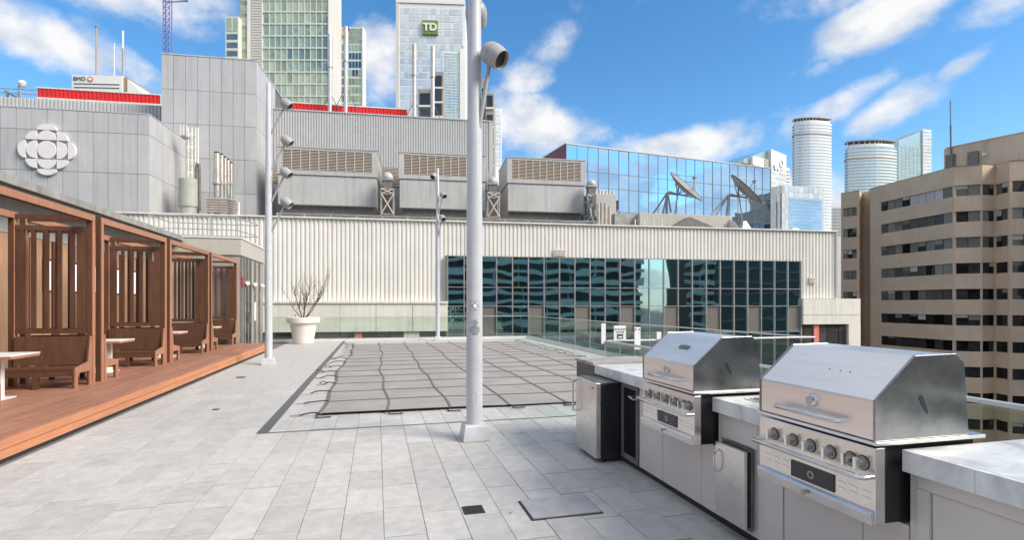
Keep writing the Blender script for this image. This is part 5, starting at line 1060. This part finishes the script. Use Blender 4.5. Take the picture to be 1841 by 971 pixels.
# ---- bank headquarters far left, antennas, crane
bm_, W, X, Z = frame('white_bank_headquarters', 'far white office tower top with bank lettering left of the panelled tower', 'building', 129, 400, 220, 402); zt = Z(170, 135)
MB().box(0, W, 0, 60, GZ, zt).build('body', 'tower_white', bm_); MB().box(-2.2, -.01, 3, 50, GZ, zt - .8).build('side_bay', 'stone', bm_)
for y in (150.5, 157): piece('louver_band', 'steel_dark', bm_, X(133), X(215), -.3, -.01, Z(170, y + 1.0), Z(170, y - .6))
link('sign_letters', text_mesh('BMO', 4.2, 'steel_dark', .15), bm_, (X(143.5), -.4, Z(143, 141.3) - GZ), (R_(90), 0, 0))
MB().lathe([(0, .3), (2.1, .3), (2.1, 0)], n=24).xf(Matrix.Translation((X(162.5), -.02, Z(162, 142))) @ Matrix.Rotation(R_(90), 4, 'X')).build('sign_roundel', 'sign_red', bm_); MB().lathe([(0, .5), (1.2, .5), (1.2, .31)], n=24).xf(Matrix.Translation((X(162.5), -.02, Z(162, 142))) @ Matrix.Rotation(R_(90), 4, 'X')).build('sign_centre', 'tower_white', bm_)
piece('brown_strip', 'brown_strip', bm_, W + .01, X(228), 1, 55, GZ, zt - .6); MB().prism([(X(228) + .02, GZ), (X(228) + .02, Z(228, 141)), (X(259), Z(259, 170)), (X(259), GZ)], .5, 55, 'y').build('sloped_wing', 'tower_white', bm_)
def far_mast(px, y0, y1, wpx, label, lattice):
    d = 405; a = at(px, y1, d); b = at(px, y0, d); r = wpx * d / FPX / 2; t = wthing('rooftop_mast', label, 'mast', a, 'masts on the bank headquarters')
    if lattice: MB().tube(a, a + (b - a) * .62, r * 1.1, 6).build('lattice_section', 'stone', t); MB().tube(a + (b - a) * .62, b, r, 6).build('white_section', 'tower_white', t)
    else: MB().tube(a, b, r, 6, r * .8).build('shaft', 'stone' if wpx > 2.5 else 'tower_white', t); MB().tube(b, b + Vector((0, 0, 1.2)), r * 1.2, 6).build('beacon', 'steel_dark' if wpx > 2.5 else 'tower_white', t)
far_mast(173.5, 49, 136, 3.6, 'thick grey mast, leftmost on the far white tower', False); far_mast(205.5, 80, 136, 1.6, 'thin white mast in the middle on the far white tower', False); far_mast(221, 55, 138, 3.2, 'right mast with white upper half on the far white tower', True)
cr = wthing('tower_crane', 'purple lattice tower crane mast above the panelled tower', 'crane', at(299, 110, 300)); d = 300
L0, L1 = at(293.5, 110, d), at(305, 110, d); zt = at(299, -20, d).z; dz_ = Vector((0, 0, 1))
for P in (L0, L1):
    for dy in (0, 3.4): MB().tube(P + Vector((0, dy, 0)), Vector((P.x, P.y + dy, zt)), .32, 5).build('chord', 'crane_purple', cr)
nseg = 12; h = (zt - L0.z) / nseg
for k in range(nseg):
    a, b = L0 + dz_ * h * k, L1 + dz_ * h * (k + 1); c_, e = L1 + dz_ * h * k, L0 + dz_ * h * (k + 1)
    MB().tube(a, b, .18, 4).build('brace', 'crane_purple', cr); MB().tube(c_, e, .18, 4).build('brace', 'crane_purple', cr); MB().tube(a, c_, .15, 4).build('brace', 'crane_purple', cr)
j0, j1 = at(300, 3, d), at(338, 2, d)
MB().tube(j0, j1, .3, 5).build('jib', 'crane_purple', cr); MB().tube(j0 + dz_ * 2.0, j1 + dz_ * .5, .25, 5).build('jib', 'crane_purple', cr)

# ---- towers on the right
pt, W, X, Z = frame('pointed_glass_tower', 'white glass office tower with slanting pointed roof behind the mirror block', 'tower', 1387, 330, 1414, 338)
MB().prism([(0, GZ), (0, Z(1388, 268)), (W, Z(1414, 279)), (W, GZ)], .1, 1, 'y').build('front_wall', 'tower_white', pt); MB().prism([(-.3, GZ), (-.3, Z(1388, 268)), (W, Z(1414, 279)), (W, GZ)], 1.001, 30, 'y').build('body', 'pale_glass', pt)
grid(pt, .3, W - .3, Z(1400, 420), Z(1400, 300), 4, 14, 'pale_glass', .3, .7, .02, .07)
MB().prism([(X(1345), Z(1387, 293)), (-.4, Z(1388, 268)), (-.4, Z(1388, 300)), (X(1345), Z(1387, 300))], 3, 28, 'y').build('roof_wedge', 'aqua_glass', pt); MB().box(X(1356), X(1376), 1, 3, Z(1388, 302), Z(1388, 287)).build('plant_room', 'tower_white', pt); MB().box(X(1376.5), -.42, 1.5, 3, GZ, Z(1388, 288)).build('louver_bay', 'stone', pt)
for k in range(5): z = Z(1388, 300) + k * 1.0; piece('louver_blade', 'tower_beige', pt, X(1377), -.5, 1.2, 1.45, z, z + .5)
MB().box(W + .02, X(1425), 2, 20, GZ, Z(1420, 300)).build('stair_wing', 'tower_white', pt)
for k in range(7): z = Z(1420, 308) - k * 2.2; piece('louver_blade', 'stone', pt, W + .5, X(1424), 1.7, 1.98, z, z + .9)
MB().lathe([(1.6, .4), (2.3, .4), (2.3, 0), (1.6, 0), (1.6, .4)], n=20).xf(Matrix.Translation((X(1404.5), -.02, Z(1404, 293.5))) @ Matrix.Rotation(R_(90), 4, 'X')).build('sign_mark', 'tower_white', pt)
MB().prism([(X(1391), Z(1391, 296)), (X(1393), Z(1391, 296)), (X(1395), Z(1391, 303)), (X(1397), Z(1391, 297)), (X(1399), Z(1391, 303)), (X(1401), Z(1391, 296)), (X(1400), Z(1391, 305)), (X(1398), Z(1391, 305)), (X(1397), Z(1391, 301)), (X(1395), Z(1391, 305)), (X(1393), Z(1391, 305))], -.5, -.02, 'y').build('sign_mark', 'tower_white', pt)
gk, W, X, Z = frame('low_glass_block', 'boxy pale blue glass block below the tall round condominium', 'building', 1405, 170, 1481, 175); zt = Z(1440, 335)
MB().box(0, W, 0, 30, GZ, zt).build('body', 'pale_glass', gk); grid(gk, X(1418), X(1478), Z(1440, 425), Z(1440, 357), 1, 11, 'blue_glass', .1, .22, -.08, .06, name='glass_band'); grid(gk, .1, X(1417), Z(1440, 425), zt - .3, 2, 9, 'pale_glass', .12, .12, -.06, .05, name='glass_panel'); grid(gk, X(1418), X(1480), Z(1440, 356), zt - .3, 7, 2, 'pale_glass', .12, .12, -.06, .05, name='glass_panel')
def round_condo(px0, px1, ridge, ytop, yroof, ybot, d, label, glass, pitch):
    A = at(px0, 0, d); B_ = at(px1, 0, d); c = (A + B_) / 2; Wd = (B_ - A).length; t = wthing('round_condominium', label, 'tower', Vector((c.x, c.y + Wd * .4, GZ)), 'condominium towers with disc roofs')
    e = Vector((RT[0], RT[1], 0)); f = Vector((FW[0], FW[1], 0)); fr_ = (ridge - px0) / (px1 - px0)
    def outline(k):
        pts = []
        for q in range(6): u = q / 5; pts.append((-.5 + fr_ * u, .30 * (1 - u) ** 1.0 * 1.0 + .02 - .05 * math.sin(math.pi * u)))
        for q in range(1, 8): u = q / 7; pts.append((-.5 + fr_ + (1 - fr_) * u, .02 + .30 * u ** 2))
        pts += [(.46, .75), (.2, 1.0), (-.2, 1.0), (-.46, .75)]
        return [tuple((Vector((c.x, c.y, 0)) + e * (x * Wd * k) + f * (((y - .5) * Wd * k + .5 * Wd) * .4)).xy) for x, y in pts]
    zr = at(0, ytop, d).z; z = at(0, ybot, d).z
    MB().prism(outline(.965), GZ, zr).build('glass_core', glass, t); k = 0
    while z < zr - 2:
        MB().prism(outline(1.0), z, z + pitch * (.42 if k % 9 else .42)).build('balcony_slab', 'tower_white', t); z += pitch; k += 1
    for yy in (ytop + 22,): zz = at(0, yy, d).z; MB().prism(outline(1.012), zz, zz + pitch * .45).build('dark_band', 'stone', t)
    zz = at(0, yroof, d).z; MB().prism(outline(.9), zr + .01, zr + (zz - zr) * .45).build('plant_storey', 'tower_white', t); MB().prism(outline(1.0), zr + (zz - zr) * .86, zz).build('roof_disc', 'stone', t)
    for q in range(8): x, y = outline(.96)[q]; MB().tube((x, y + 1.0, zr), (x, y + 1.0, zr + (zz - zr) * .87), .4, 5).build('roof_prop', 'tower_white', t)
round_condo(1432, 1501, 1457, 219, 210, 425, 500, 'taller white banded condominium tower with disc roof', 'pale_glass', 2.95); round_condo(1531, 1621, 1576, 262, 250, 355, 520, 'shorter white banded condominium tower with disc roof behind the brown block', 'aqua_glass', 3.1)
sg_, W, X, Z = frame('slant_roof_glass_tower', 'blue green glass tower with slanting roof right of the shorter condominium', 'tower', 1616, 560, 1672, 570)
MB().prism([(0, GZ), (0, Z(1616, 252)), (X(1663), Z(1663, 233)), (X(1663), GZ)], 0, 40, 'y').build('body', 'aqua_glass', sg_); MB().box(X(1657), W, -1.5, 30, GZ, Z(1668, 234)).build('corner_bay', 'tower_white', sg_); grid(sg_, X(1657.5), W - .2, Z(1668, 345), Z(1668, 236), 2, 18, 'pale_glass', .5, 1.0, -1.6, .08); grid(sg_, X(1620), X(1656), Z(1640, 345), Z(1640, 262), 5, 13, 'aqua_glass', .6, 1.0, -.2, .15)
ho, W, X, Z = frame('hazy_far_block', 'distant pale block in the gap left of the brown building', 'building', 1496, 640, 1535, 640); MB().box(0, W, 0, 30, GZ, Z(1510, 372)).build('body', 'tower_white', ho); grid(ho, .5, W - .5, Z(1510, 425), Z(1510, 374), 8, 9, 'win_pale', .8, 1.2, -.2, .15)

# ---- neighbours behind the camera, seen mirrored in the curtain wall
def balcony_block(x0, x1, y, h, label, amp, per, glass='condo_dark'):
    t = wthing('balcony_block', label, 'apartment block', Vector(((x0 + x1) / 2, y - 10, GZ))); MB().box(x0 + 1, x1 - 1, y - 22, y - 2.4, GZ, h).build('body', glass, t); z = GZ + 3
    while z < h:
        n = int((x1 - x0) / 1.0); pts = [(x0 + (x1 - x0) * k / n, y + amp * math.sin((x0 + (x1 - x0) * k / n) * per) * .5) for k in range(n + 1)]
        MB().prism(pts + [(x1, y - 3), (x0, y - 3)], z, z + 1.25).build('balcony', 'condo_slab', t); z += 3.05
    x = x0 + 4
    while x < x1 - 3: piece('party_wall', 'condo_slab', t, x, x + .3, y - 2.39, y - 1.2, GZ, h); x += 7.2
balcony_block(-34, 57, -90, 46, 'wavy balcony apartment block mirrored in the dark curtain wall', 2.6, .42); balcony_block(71, 79, -90, 58, 'narrow balcony tower mirrored right of the bright gap in the curtain wall', 2.4, 1.1)
dkb = wthing('dark_tower_block', 'plain dark tower mirrored at the right end of the curtain wall', 'tower', Vector((110, -100, GZ))); MB().box(80, 150, -125, -95, GZ, 52).build('body', 'condo_dark', dkb)
for k in range(20): MB().box(80, 150, -94.99, -94.7, GZ + 4 + k * 3.8, GZ + 4.6 + k * 3.8).build('floor_band', 'steel_dark', dkb)
